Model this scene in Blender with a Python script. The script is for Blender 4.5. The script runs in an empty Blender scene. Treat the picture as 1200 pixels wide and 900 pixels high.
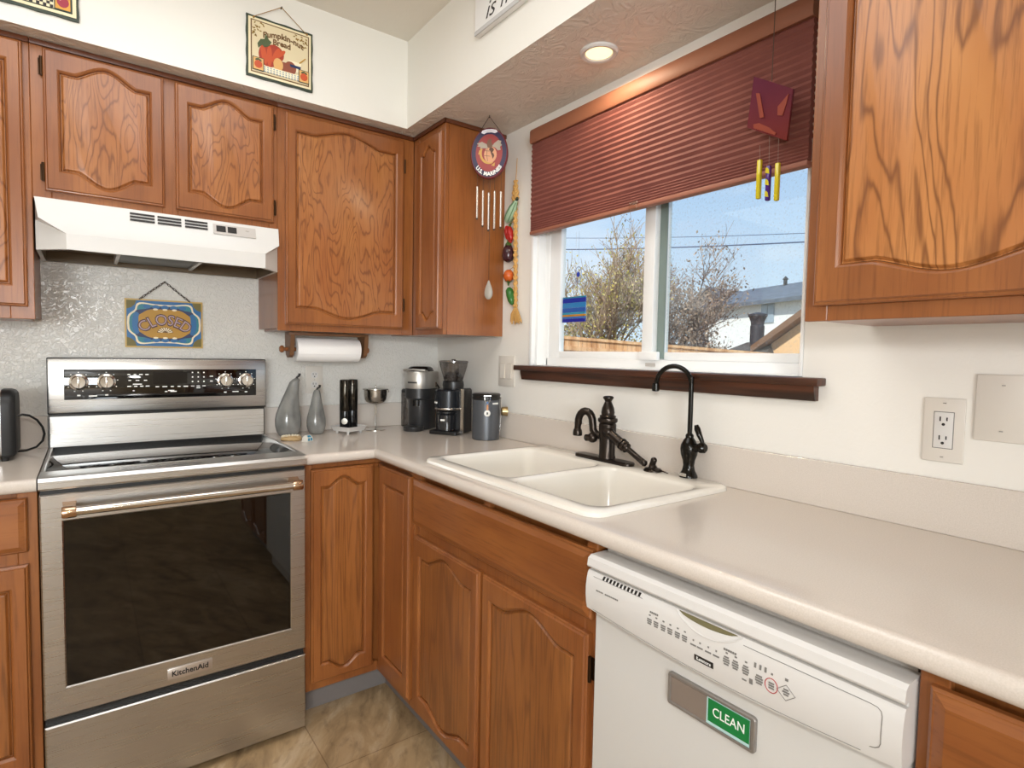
import bpy, bmesh, math, random
from mathutils import Vector, Matrix, Euler
PI = math.pi
SC = bpy.context.scene
COL = SC.collection
random.seed(7)

# ------------------------------------------------------------------ camera
cam_d = bpy.data.cameras.new('camera'); cam = bpy.data.objects.new('camera', cam_d); COL.objects.link(cam)
YAW, PITCH, ROLL = .6203, -.0528, .0175
_f = Vector((math.sin(YAW), math.cos(YAW), 0)); _r = Vector((math.cos(YAW), -math.sin(YAW), 0)); _u = Vector((0, 0, 1))
F_ = _f*math.cos(PITCH) + _u*math.sin(PITCH); U0 = _u*math.cos(PITCH) - _f*math.sin(PITCH)
R_ = _r*math.cos(ROLL) + U0*math.sin(ROLL); U_ = U0*math.cos(ROLL) - _r*math.sin(ROLL)
mw = Matrix(((R_.x, U_.x, -F_.x, -1.5621), (R_.y, U_.y, -F_.y, -2.7351), (R_.z, U_.z, -F_.z, 1.411), (0, 0, 0, 1)))
cam.matrix_world = mw
cam_d.sensor_width = 36; cam_d.lens = 668.851*36/1200; cam_d.shift_x = .01652; cam_d.clip_start = .02; cam_d.clip_end = 300
SC.camera = cam

# ------------------------------------------------------------------ view, sky, sun, flash, added fill lamps
vs = SC.view_settings
vs.view_transform = 'Standard'; vs.look = 'None'; vs.gamma = 1; vs.exposure = 0.0; vs.use_curve_mapping = False
W = bpy.data.worlds.new('sky'); SC.world = W; W.use_nodes = True
nt = W.node_tree; nt.nodes.clear()
out = nt.nodes.new('ShaderNodeOutputWorld'); bg = nt.nodes.new('ShaderNodeBackground')
tc = nt.nodes.new('ShaderNodeTexCoord'); sx = nt.nodes.new('ShaderNodeSeparateXYZ')
cr = nt.nodes.new('ShaderNodeValToRGB'); nz = nt.nodes.new('ShaderNodeTexNoise'); mp = nt.nodes.new('ShaderNodeMapping')
cr2 = nt.nodes.new('ShaderNodeValToRGB'); mx = nt.nodes.new('ShaderNodeMix'); mx.data_type = 'RGBA'
nt.links.new(tc.outputs['Generated'], sx.inputs[0]); nt.links.new(sx.outputs['Z'], cr.inputs[0])
cr.color_ramp.elements[0].position = 0.0; cr.color_ramp.elements[0].color = (.72, .86, .98, 1)
cr.color_ramp.elements[1].position = .5; cr.color_ramp.elements[1].color = (.30, .52, .90, 1)
mp.inputs['Scale'].default_value = (1.5, 1.5, 6)
nt.links.new(tc.outputs['Generated'], mp.inputs[0]); nt.links.new(mp.outputs[0], nz.inputs['Vector'])
nz.inputs['Scale'].default_value = 2.2; nz.inputs['Detail'].default_value = 6
nt.links.new(nz.outputs['Fac'], cr2.inputs[0])
cr2.color_ramp.elements[0].position = .48; cr2.color_ramp.elements[0].color = (0, 0, 0, 1)
cr2.color_ramp.elements[1].position = .75; cr2.color_ramp.elements[1].color = (.8, .8, .8, 1)
nt.links.new(cr2.outputs[0], mx.inputs['Factor']); nt.links.new(cr.outputs[0], mx.inputs['A']); mx.inputs['B'].default_value = (.9, .94, 1, 1)
nt.links.new(mx.outputs['Result'], bg.inputs[0]); bg.inputs[1].default_value = 1.15
nt.links.new(bg.outputs[0], out.inputs[0])

def lamp(name, kind, loc, aim, energy, color=(1, 1, 1), **k):
    d = bpy.data.lights.new(name, kind); d.energy = energy; d.color = color
    for a, b in k.items(): setattr(d, a, b)
    o = bpy.data.objects.new(name, d); COL.objects.link(o); o.location = loc
    o.rotation_euler = (Vector(aim) - Vector(loc)).to_track_quat('-Z', 'Y').to_euler()
    return o
lamp('sun', 'SUN', (-16, -5, 14), (0, 0, 0), 5.0, (1, .95, .86), angle=.01)
lamp('flash', 'AREA', (-1.60, -2.78, 1.68), (-.75, -.35, 1.25), 10.5, (.98, .99, 1), shape='DISK', size=.16)
lamp('added_ceiling_fill', 'AREA', (-1.45, -1.45, 2.73), (-1.45, -1.45, 0), 16.5, (.97, .985, 1), shape='SQUARE', size=1.2)  # added overhead fill for ambient light, no known fixture
lamp('added_room_fill', 'AREA', (-3.6, -5.2, 2.73), (-3.6, -5.2, 0), 12, (.97, .985, 1), shape='SQUARE', size=1.2)  # added fill lamp for the unseen part of the room
lamp('added_rear_fill', 'AREA', (-4.5, -8.62, 1.55), (-1.3, 0, 1.75), 305, (.90, .96, 1), shape='RECTANGLE', size=2.5, size_y=1.7)  # added large fill lamp that evens out the light from behind
SC.cycles.max_bounces = 8; SC.cycles.transparent_max_bounces = 12
SC.cycles.use_denoising = True
SC.cycles.sample_clamp_indirect = 6

# ------------------------------------------------------------------ materials
def lin(h):
    if not isinstance(h, str): return tuple(h) + (1,)
    c = [int(h[i:i+2], 16)/255 for i in (0, 2, 4)]
    return tuple((x/12.92 if x <= .04045 else ((x+.055)/1.055)**2.4) for x in c) + (1,)
def mat(name, color, rough=.5, metal=0., **k):
    m = bpy.data.materials.new(name); m.use_nodes = True
    b = m.node_tree.nodes['Principled BSDF']
    b.inputs['Base Color'].default_value = lin(color); b.inputs['Roughness'].default_value = rough; b.inputs['Metallic'].default_value = metal
    for a, v in k.items(): b.inputs[a.replace('_', ' ')].default_value = v
    return m
def N(m, t): return m.node_tree.nodes.new('ShaderNode' + t)
def LK(m, a, b): m.node_tree.links.new(a, b)
def bsdf(m): return m.node_tree.nodes['Principled BSDF']
def coords(m, scale=(1, 1, 1), rnd=False):
    t = N(m, 'TexCoord'); mpn = N(m, 'Mapping'); mpn.inputs['Scale'].default_value = scale
    if rnd:
        oi = N(m, 'ObjectInfo'); mu = N(m, 'Math'); mu.operation = 'MULTIPLY'; mu.inputs[1].default_value = 37.
        LK(m, oi.outputs['Random'], mu.inputs[0]); ad = N(m, 'VectorMath'); ad.operation = 'ADD'
        LK(m, t.outputs['Object'], ad.inputs[0]); LK(m, mu.outputs[0], ad.inputs[1]); LK(m, ad.outputs[0], mpn.inputs[0])
    else: LK(m, t.outputs['Object'], mpn.inputs[0])
    return mpn.outputs[0]
def noise(m, vec, scale, detail=3, rough=.5, dist=0.):
    n = N(m, 'TexNoise'); n.inputs['Scale'].default_value = scale; n.inputs['Detail'].default_value = detail
    n.inputs['Roughness'].default_value = rough; n.inputs['Distortion'].default_value = dist
    LK(m, vec, n.inputs['Vector']); return n.outputs['Fac']
def ramp(m, fac, stops):
    r = N(m, 'ValToRGB'); e = r.color_ramp.elements
    while len(e) < len(stops): e.new(.5)
    for i, (p, c) in enumerate(stops): e[i].position = p; e[i].color = lin(c)
    LK(m, fac, r.inputs[0]); return r.outputs[0]
def math_(m, op, a, b=None):
    n = N(m, 'Math'); n.operation = op
    for i, v in enumerate((a, b)):
        if v is None: continue
        if isinstance(v, (int, float)): n.inputs[i].default_value = v
        else: LK(m, v, n.inputs[i])
    return n.outputs[0]
def mixc(m, fac, a, b, mode='MIX'):
    n = N(m, 'Mix'); n.data_type = 'RGBA'; n.blend_type = mode
    for k, v in (('Factor', fac), ('A', a), ('B', b)):
        if isinstance(v, (int, float)): n.inputs[k].default_value = v
        elif isinstance(v, (str, tuple)): n.inputs[k].default_value = lin(v)
        else: LK(m, v, n.inputs[k])
    return n.outputs['Result']
def bump(m, h, strength, dist):
    b = N(m, 'Bump'); b.inputs['Strength'].default_value = strength; b.inputs['Distance'].default_value = dist
    LK(m, h, b.inputs['Height']); LK(m, b.outputs[0], bsdf(m).inputs['Normal'])

def paint(name, color, rough, sc, st, dist=.004, dis=0.6):
    m = mat(name, color, rough)
    v = coords(m); a = noise(m, v, sc, 4, .55, dis); b2 = noise(m, v, sc*.35, 2)
    h = ramp(m, a, [(.42, (0, 0, 0)), (.58, (1, 1, 1))]); bump(m, mixc(m, .4, h, b2), st, dist)
    return m
M_wall = paint('wall_paint', 'E6E3DC', .24, 70, .62, .006, .9)
M_wallr = paint('window_wall_paint', 'EBE7DF', .38, 40, .10, .003)
M_ceil = paint('ceiling_paint', 'E4DED2', .6, 22, .18, .004, 1.5)
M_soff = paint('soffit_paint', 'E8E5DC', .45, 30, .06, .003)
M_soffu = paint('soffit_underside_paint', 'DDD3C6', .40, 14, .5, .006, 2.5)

def oak(name, base, dark, light, line, freq, cycles, sharp, lineamt, horiz=False, rough=.33, coat=.25):
    m = mat(name, base, rough); b = bsdf(m)
    b.inputs['Coat Weight'].default_value = coat; b.inputs['Coat Roughness'].default_value = .22
    sc = (freq[0], 2, freq[1]) if not horiz else (freq[1], 2, freq[0])
    v = coords(m, sc, True)
    n1 = math_(m, 'ADD', math_(m, 'MULTIPLY', noise(m, v, 1.0, 2.0, .45, .5), .94), math_(m, 'MULTIPLY', noise(m, v, 6.0, 2.0, .5, 0.), .045))
    s = math_(m, 'SINE', math_(m, 'MULTIPLY', n1, cycles*2*PI))
    s01 = math_(m, 'MULTIPLY_ADD', s, .5); s01.node.inputs[2].default_value = .5
    ln = math_(m, 'POWER', s01, sharp)
    sc2 = (150, 150, 7) if not horiz else (7, 150, 150)
    fine = noise(m, coords(m, sc2, True), 1.0, 3, .6)
    tone = noise(m, coords(m, (7, 7, 2.2) if not horiz else (2.2, 7, 7), True), 1.0, 3, .55)
    c = mixc(m, ramp(m, tone, [(.3, (0, 0, 0)), (.7, (1, 1, 1))]), dark, light)
    c = mixc(m, math_(m, 'MULTIPLY', ln, lineamt), c, line)
    c = mixc(m, ramp(m, fine, [(.50, (0, 0, 0)), (.72, (.55, .55, .55))]), c, line)
    LK(m, c, b.inputs['Base Color'])
    bump(m, ln, -.12, .002)
    return m
M_oak = oak('oak_frame', '955828', '834A23', '9E6130', '6A3A19', (9, 1.2), 3, 3, .22)
M_oakh = oak('oak_rail', '955828', '834A23', '9E6130', '6A3A19', (9, 1.2), 3, 3, .20, True)
M_oakp = oak('oak_panel', 'B06A38', '985A2E', 'A96E3C', '633414', (11, 2.2), 17, 7, .66)
M_oakb = oak('oak_base_panel', 'A5602D', '865025', '9A5F2E', '613619', (13, .9), 9, 4, .5)
M_oakdark = mat('oak_shadow_gap', '2A1408', .6)
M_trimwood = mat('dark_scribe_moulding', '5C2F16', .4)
M_hinge = mat('hinge_bronze', '3A2614', .4, .8)
M_sill = mat('walnut_sill', '4A2616', .35)
_v = coords(M_sill, (40, 2, 40)); LK(M_sill, ramp(M_sill, noise(M_sill, _v, 1, 4), [(.35, '2E1A10'), (.7, '5E3420')]), bsdf(M_sill).inputs['Base Color'])
M_toe = mat('grey_vinyl_toe_kick', '77716E', .5)

def counter_mat():
    m = mat('solid_surface', 'D3C4B5', .16); v = coords(m)
    c = mixc(m, ramp(m, noise(m, v, 420, 2), [(.35, (0, 0, 0)), (.65, (1, 1, 1))]), 'CEC4B9', 'D6CCC2')
    LK(m, c, bsdf(m).inputs['Base Color']); return m
M_ctr = counter_mat()
M_sink = mat('sink_enamel', 'E8E3D9', .12, Coat_Weight=.4)
M_chrome = mat('chrome', 'D8D6D2', .12, 1.)
M_bronze = mat('oil_rubbed_bronze', '3A332E', .28, .85)
M_black_gloss = mat('black_gloss', '0B0B0D', .08)
M_steel = mat('brushed_steel', 'C2C0BD', .28, 1., Anisotropic=.3)
_v = coords(M_steel, (2, 2, 500)); _n = noise(M_steel, _v, 1, 2)
LK(M_steel, ramp(M_steel, _n, [(.2, (.26, .26, .26)), (.8, (.31, .31, .31))]), bsdf(M_steel).inputs['Roughness'])
M_steel_d = mat('polished_trim', 'CFCAC4', .15, 1.)
M_copper = mat('warm_handle_metal', 'C9A98C', .2, 1.)
M_bglass = mat('black_glass', '060607', .04, Coat_Weight=.5)
M_cooktop = mat('cooktop_glass', '0C0C0D', .06, Specular_IOR_Level=.8)
M_blackp = mat('black_plastic', '161616', .45)
M_black_en = mat('black_enamel', '1A1817', .35)
M_white_app = mat('white_enamel', 'D4D2CE', .28)
M_white_pl = mat('white_plastic', 'D8D5D1', .35)
M_plate = mat('wall_plate_plastic', 'DAD3C9', .4)
M_slot = mat('slot_black', '1C1815', .6)
M_vinyl = mat('white_vinyl', 'F4F4F2', .3)
M_greyt = mat('grey_print', '7C7975', .5)
M_greyd = mat('dark_grey_plastic', '3D3C3B', .4)
M_greym = mat('grey_panel', 'BCB6B0', .4)
M_filter = mat('hood_filter', '6B6B66', .45, .6)
M_hoodin = mat('hood_inside', '6E5E48', .5)
M_paper = mat('paper_towel', 'F2F0EE', .9)
M_red = mat('red_print', 'B5232B', .5)
M_green = mat('green_slider', '0E7A3C', .4)
M_whiteink = mat('white_ink', 'F5F5F0', .5)
M_blackink = mat('black_ink', '231E1C', .5)

def emis(name, color, strength):
    m = mat(name, color); b = bsdf(m); b.inputs['Emission Color'].default_value = lin(color); b.inputs['Emission Strength'].default_value = strength; return m
M_bulb = emis('lit_bulb', 'FFE9B0', 1.5)

def glass_mat(name, tint=(1, 1, 1), gloss=.06, haze=.0):
    m = bpy.data.materials.new(name); m.use_nodes = True; t = m.node_tree; t.nodes.clear()
    o = t.nodes.new('ShaderNodeOutputMaterial'); tr = t.nodes.new('ShaderNodeBsdfTransparent'); tr.inputs[0].default_value = tuple(tint)+(1,)
    gl = t.nodes.new('ShaderNodeBsdfGlossy'); gl.inputs['Roughness'].default_value = .03
    a = t.nodes.new('ShaderNodeMixShader'); a.inputs[0].default_value = gloss
    t.links.new(tr.outputs[0], a.inputs[1]); t.links.new(gl.outputs[0], a.inputs[2])
    last = a.outputs[0]
    if haze:
        df = t.nodes.new('ShaderNodeBsdfDiffuse'); df.inputs[0].default_value = (.9, .9, .9, 1)
        tl = t.nodes.new('ShaderNodeBsdfTranslucent'); tl.inputs[0].default_value = (.9, .9, .9, 1)
        ads = t.nodes.new('ShaderNodeMixShader'); ads.inputs[0].default_value = .5
        t.links.new(df.outputs[0], ads.inputs[1]); t.links.new(tl.outputs[0], ads.inputs[2])
        tcn = t.nodes.new('ShaderNodeTexCoord'); vn = t.nodes.new('ShaderNodeTexNoise'); vn.inputs['Scale'].default_value = 140; vn.inputs['Detail'].default_value = 2
        t.links.new(tcn.outputs['Object'], vn.inputs['Vector'])
        rp = t.nodes.new('ShaderNodeValToRGB'); rp.color_ramp.elements[0].position = .58; rp.color_ramp.elements[1].position = .72
        rp.color_ramp.elements[0].color = (haze*.25,)*3+(1,); rp.color_ramp.elements[1].color = (haze*3,)*3+(1,)
        t.links.new(vn.outputs['Fac'], rp.inputs[0])
        b = t.nodes.new('ShaderNodeMixShader'); t.links.new(rp.outputs[0], b.inputs[0]); t.links.new(last, b.inputs[1]); t.links.new(ads.outputs[0], b.inputs[2]); last = b.outputs[0]
    t.links.new(last, o.inputs[0]); return m
M_pane = glass_mat('window_glass', (.97, .99, .985), .05)
M_pane_d = glass_mat('dusty_window_glass', (.94, .97, .965), .05, .06)
M_oveng = glass_mat('oven_glass', (.10, .10, .08), .075)
M_smoke = glass_mat('smoked_plastic', (.55, .53, .52), .12, .08)

# ------------------------------------------------------------------ mesh helpers
class MB:
    """collects shapes into one mesh"""
    def __init__(s): s.bm = bmesh.new(); s.mi = 0
    def _tag(s, faces):
        for f in faces: f.material_index = s.mi
    def box(s, x0, x1, y0, y1, z0, z1, bev=0., seg=2):
        a = (min(x0, x1), min(y0, y1), min(z0, z1)); b = (max(x0, x1), max(y0, y1), max(z0, z1))
        vs_ = [s.bm.verts.new((b[0] if i & 1 else a[0], b[1] if i & 2 else a[1], b[2] if i & 4 else a[2])) for i in range(8)]
        fs = [s.bm.faces.new([vs_[i] for i in q]) for q in ((0, 2, 3, 1), (4, 5, 7, 6), (0, 1, 5, 4), (2, 6, 7, 3), (0, 4, 6, 2), (1, 3, 7, 5))]
        s._tag(fs)
        if bev > 0:
            es = list({e for f in fs for e in f.edges})
            r = bmesh.ops.bevel(s.bm, geom=es, offset=bev, segments=seg, profile=.5, affect='EDGES', clamp_overlap=True)
            s._tag(r['faces'])
        return s
    def loops(s, loops, cap0=True, cap1=True, closed=True):
        rows = [[s.bm.verts.new(p) for p in L] for L in loops]
        n = len(rows[0]); fs = []
        for a, b in zip(rows, rows[1:]):
            for i in range(n if closed else n-1):
                j = (i+1) % n
                try: fs.append(s.bm.faces.new((a[i], a[j], b[j], b[i])))
                except ValueError: pass
        if cap0: fs.append(s.bm.faces.new(rows[0][::-1]))
        if cap1: fs.append(s.bm.faces.new(rows[-1]))
        s._tag(fs); return s
    def lathe(s, prof, c=(0, 0, 0), axis=(0, 0, 1), n=28, cap0=True, cap1=True):
        q = Vector((0, 0, 1)).rotation_difference(Vector(axis)); c = Vector(c)
        L = []
        for r, z in prof:
            r = max(r, 1e-4)
            L.append([c + q @ Vector((r*math.cos(2*PI*i/n), r*math.sin(2*PI*i/n), z)) for i in range(n)])
        return s.loops(L, cap0, cap1)
    def cyl(s, p0, p1, r0, r1=None, n=20):
        p0 = Vector(p0); p1 = Vector(p1); d = p1-p0
        return s.lathe([(r0, 0), (r0 if r1 is None else r1, d.length)], p0, d.normalized(), n)
    def tube(s, pts, r, n=10, closed=False, cap=True):
        P = [Vector(p) for p in pts]; k = len(P)
        R = r if isinstance(r, (list, tuple)) else [r]*k
        T = []
        for i in range(k):
            if closed: t = P[(i+1) % k]-P[i-1]
            else: t = P[min(i+1, k-1)]-P[max(i-1, 0)]
            T.append(t.normalized() if t.length > 1e-9 else Vector((0, 0, 1)))
        nrm = T[0].orthogonal().normalized(); L = []
        for i in range(k):
            if i: nrm = T[i-1].rotation_difference(T[i]) @ nrm
            nrm = (nrm - T[i]*nrm.dot(T[i])).normalized(); bn = T[i].cross(nrm)
            L.append([P[i] + (nrm*math.cos(2*PI*j/n) + bn*math.sin(2*PI*j/n))*max(R[i], 1e-4) for j in range(n)])
        if closed:
            # match the start orientation for a clean seam
            L.append(L[0]); 
            rows = L; return s.loops(rows, False, False)
        return s.loops(L, cap, cap)
    def prism(s, poly, fn, d0, d1):
        """poly of 2-D points, fn(u,v,d)->xyz, thickness d0..d1"""
        return s.loops([[fn(u, v, d0) for u, v in poly], [fn(u, v, d1) for u, v in poly]])
    def ball(s, c, rx, ry=None, rz=None, n=16, rot=None):
        ry = rx if ry is None else ry; rz = rx if rz is None else rz; L = []
        m = n//2
        for i in range(1, m):
            a = PI*i/m - PI/2
            L.append([Vector((rx*math.cos(a)*math.cos(2*PI*j/n), ry*math.cos(a)*math.sin(2*PI*j/n), rz*math.sin(a))) for j in range(n)])
        if rot: L = [[rot @ p for p in l] for l in L]
        L = [[Vector(c)+p for p in l] for l in L]
        return s.loops(L)
    def text(s, txt, size, fn, depth=.0012, align='CENTER', shear=0., bold=0.):
        """flat lettering; fn(u,v,d) places the (u,v) layout in space"""
        cu = bpy.data.curves.new('lettering', 'FONT'); cu.body = txt; cu.size = size; cu.align_x = align; cu.align_y = 'CENTER'
        cu.shear = shear; cu.resolution_u = 3; cu.offset = bold*size
        o = bpy.data.objects.new('lettering', cu); COL.objects.link(o)
        bpy.context.view_layer.update()
        me = bpy.data.meshes.new_from_object(o.evaluated_get(bpy.context.evaluated_depsgraph_get()))
        b = bmesh.new(); b.from_mesh(me)
        r = bmesh.ops.extrude_face_region(b, geom=b.faces[:])
        top = {g for g in r['geom'] if isinstance(g, bmesh.types.BMVert)}
        idx = {}
        for v in b.verts: idx[v] = s.bm.verts.new(fn(v.co.x, v.co.y, depth if v in top else 0.))
        for f in b.faces:
            try: s.bm.faces.new([idx[v] for v in f.verts]).material_index = s.mi
            except ValueError: pass
        b.free(); bpy.data.objects.remove(o); bpy.data.curves.remove(cu); bpy.data.meshes.remove(me)
        return s
    def obj(s, name, mats, parent=None, off=None, smooth=.6, fix=True):
        if fix: bmesh.ops.recalc_face_normals(s.bm, faces=s.bm.faces[:])
        if off is None:
            off = Vector((0, 0, 0))
            p = parent
            if p is not None and p.get('_world'): off = Vector(p['_world'])
        off = Vector(off)
        if off.length: bmesh.ops.translate(s.bm, vec=-off, verts=s.bm.verts[:])
        me = bpy.data.meshes.new(name); s.bm.to_mesh(me); s.bm.free()
        for m in (mats if isinstance(mats, (list, tuple)) else [mats]): me.materials.append(m)
        if smooth:
            me.shade_smooth(); me.set_sharp_from_angle(angle=smooth)
        o = bpy.data.objects.new(name, me); COL.objects.link(o)
        if parent is not None:
            o.parent = parent
            if parent.get('_world'): o['_world'] = parent['_world']
        else: o.location = off
        return o

def thing(name, label, cat, loc=(0, 0, 0), rotz=0., group=None, world=True):
    """an Empty at the thing's base; world=True: its parts are written in world coordinates"""
    o = bpy.data.objects.new(name, None); COL.objects.link(o); o.empty_display_size = .05
    o.location = loc; o.rotation_euler = (0, 0, rotz)
    tag(o, label, cat, group)
    if world: o['_world'] = tuple(loc)
    return o
def tag(o, label=None, cat=None, group=None, kind=None):
    if label: o['label'] = label
    if cat: o['category'] = cat
    if group: o['group'] = group
    if kind: o['kind'] = kind
    return o
def struct(name, mb, m, loc=(0, 0, 0), **k):
    o = mb.obj(name, m, None, loc, **k); o['kind'] = 'structure'; return o

# ================================================================== THE ROOM
ZC, ZS, SOF = 2.775, 2.400, .393
m = MB(); m.box(-6.0, .12, -8.6, .10, -.06, 0)
def floor_mat():
    m = mat('stone_look_vinyl', 'A08A6C', .55); v = coords(m, (1, 1, 1))
    mp2 = v.node; mp2.inputs['Rotation'].default_value = (0, 0, .55)
    st = N(m, 'Mapping'); st.inputs['Scale'].default_value = (5.5, 2.0, 1); LK(m, v, st.inputs[0])
    a = noise(m, st.outputs[0], 1.3, 6, .62, 1.2); b = noise(m, st.outputs[0], 5, 5, .65, .6)
    c = ramp(m, a, [(.30, '8A7050'), (.43, 'AA8E68'), (.55, 'BDA078'), (.72, 'D2BA98')])
    c = mixc(m, ramp(m, b, [(.50, (0, 0, 0)), (.72, (.55, .55, .55))]), c, '705A40')
    br = N(m, 'TexBrick'); br.offset = 0; br.inputs['Scale'].default_value = 1; br.inputs['Brick Width'].default_value = .46; br.inputs['Row Height'].default_value = .46
    br.inputs['Mortar Size'].default_value = .002; br.inputs['Color1'].default_value = (1, 1, 1, 1); br.inputs['Color2'].default_value = (.86, .86, .86, 1); br.inputs['Mortar'].default_value = (.55, .5, .45, 1)
    t = N(m, 'TexCoord'); LK(m, t.outputs['Object'], br.inputs['Vector'])
    LK(m, mixc(m, 1., c, br.outputs['Color'], 'MULTIPLY'), bsdf(m).inputs['Base Color']); return m
struct('floor', m, floor_mat())
m = MB(); m.box(-6.0, .12, -8.6, .10, ZC, ZC+.1); struct('ceiling', m, M_ceil)
m = MB(); m.box(-6.0, .12, 0, .10, 0, ZC); struct('wall_back', m, M_wall)
m = MB()
WY0, WY1, WZ0, WZ1 = -1.968, -.80, 1.363, 2.29          # the window opening
m.box(0, .12, -8.6, WY0, 0, ZC); m.box(0, .12, WY1, 0, 0, ZC); m.box(0, .12, WY0, WY1, 0, WZ0); m.box(0, .12, WY0, WY1, WZ1, ZC)
struct('wall_right', m, M_wallr)
m = MB(); m.box(-6.1, -6.0, -8.6, .10, 0, ZC); struct('wall_left', m, M_wallr)
m = MB(); m.box(-6.1, -5.8, -8.6, -8.5, 0, ZC); m.box(-3.2, .12, -8.6, -8.5, 0, ZC); m.box(-5.8, -3.2, -8.6, -8.5, 0, .7); m.box(-5.8, -3.2, -8.6, -8.5, 2.4, ZC); struct('wall_front', m, M_wallr)
m = MB(); m.box(-5.8, -5.74, -8.58, -8.52, .7, 2.4); m.box(-3.26, -3.2, -8.58, -8.52, .7, 2.4); m.box(-5.74, -3.26, -8.58, -8.52, .7, .76); m.box(-5.74, -3.26, -8.58, -8.52, 2.34, 2.4); m.box(-4.53, -4.47, -8.58, -8.52, .76, 2.34); struct('added_rear_window', m, mat('added_window_vinyl', 'F0F0EE', .4))  # added window frame, unseen, around the opening for the rear fill lamp
# the boxed soffit above the cabinets, an L along the two walls
m = MB(); m.mi = 0
Lp = [(-4.2, -.001), (-.001, -.001), (-.001, -4.6), (-SOF, -4.6), (-SOF, -SOF), (-4.2, -SOF)]
m.prism(Lp, lambda u, v, d: (u, v, d), ZS, ZC)
for f in m.bm.faces:
    if abs(f.calc_center_median().z - ZS) < .001: f.material_index = 1
struct('ceiling_soffit', m, [M_soff, M_soffu])

# ================================================================== CABINETS
def contour(x0, x1, z0, z1, ml, mr, mt, mb, at, ab, sh=.17, nb=30, ns=6):
    """inner edge of a door frame: straight stiles, arched top and bottom rails"""
    def arch(u):
        t = abs(2*u-1)
        lim = 1-2*sh
        if t >= lim: return 0.
        x = t/lim
        return .62*math.cos(PI/2*x) + .38*.5*(1+math.cos(PI*x))
    a, b = x0+ml, x1-mr
    P = []
    for i in range(nb): u = i/nb; P.append((a+(b-a)*u, z0+mb-ab*arch(u)))
    for i in range(ns): u = i/ns; P.append((b, z0+mb+(z1-mt-z0-mb)*u))
    for i in range(nb): u = i/nb; P.append((b-(b-a)*u, z1-mt+at*arch(1-u)))
    for i in range(ns): u = i/ns; P.append((a, z1-mt-(z1-mt-z0-mb)*u))
    return P
def rectpts(x0, x1, z0, z1, nb=30, ns=6):
    P = []
    for i in range(nb): P.append((x0+(x1-x0)*i/nb, z0))
    for i in range(ns): P.append((x1, z0+(z1-z0)*i/ns))
    for i in range(nb): P.append((x1-(x1-x0)*i/nb, z1))
    for i in range(ns): P.append((x0, z1-(z1-z0)*i/ns))
    return P
def inset(P, d):
    n = len(P); Q = []
    for i in range(n):
        p0, p, p1 = Vector(P[i-1]), Vector(P[i]), Vector(P[(i+1) % n])
        e0 = (p-p0).normalized(); e1 = (p1-p).normalized()
        n0 = Vector((-e0.y, e0.x)); n1 = Vector((-e1.y, e1.x)); b = (n0+n1)
        if b.length < 1e-6: b = n0
        b.normalize(); c = max(b.dot(n0), .5)
        Q.append(tuple(p + b*(d/c)))
    return Q
def at_y(P, y): return [(x, y, z) for x, z in P]

def hinge(parent, x, y, z):
    h = MB(); h.cyl((x, y-.010, z-.03), (x, y-.010, z+.03), .0045, n=10); h.box(x-.008, x+.008, y-.004, y, z-.026, z+.026, .001)
    h.obj('hinge', M_hinge, parent)
def door(cab, x0, x1, z0, z1, yb, panel_mat, hinges=None, a=.04, rail=.070, stile=.044, th=.02, hz=None, frame=None):
    m = MB(); R = rectpts(x0, x1, z0, z1)
    CN = lambda d: contour(x0, x1, z0, z1, stile+d, stile+d, rail+d, rail+d, a, a)
    m.loops([at_y(R, yb), at_y(R, yb-th+.008), at_y(inset(R, .003), yb-th+.005), at_y(inset(R, .006), yb-th+.0045), at_y(inset(R, .009), yb-th), at_y(CN(-.007), yb-th), at_y(CN(-.004), yb-th+.002), at_y(CN(-.003), yb-th+.0025), at_y(CN(0), yb-th+.006), at_y(CN(.0015), yb-.006), at_y(CN(.0015), yb)], False, False)
    d = m.obj('door', frame or M_oak, cab, smooth=.22)
    p = MB()
    p.loops([at_y(CN(.0017), yb-.003), at_y(CN(.0017), yb-.0085), at_y(CN(.0035), yb-.0085), at_y(CN(.009), yb-th+.005), at_y(CN(.011), yb-th+.0045)], True, True)
    p.obj('panel', panel_mat, d, smooth=.22)
    if hinges is not None:
        for z in (z0+.13*(z1-z0), z1-.13*(z1-z0)): hinge(d, hinges, yb, z)
    return d
def slab(cab, name, x0, x1, z0, z1, yb, th=.02):
    m = MB(); R = rectpts(x0, x1, z0, z1, 2, 2)
    m.loops([at_y(R, yb), at_y(R, yb-th+.010), at_y(inset(R, .004), yb-th+.006), at_y(inset(R, .006), yb-th+.006), at_y(inset(R, .020), yb-th), at_y(inset(R, .022), yb-th)], True, True)
    return m.obj(name, M_oakh, cab, smooth=.2)

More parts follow.
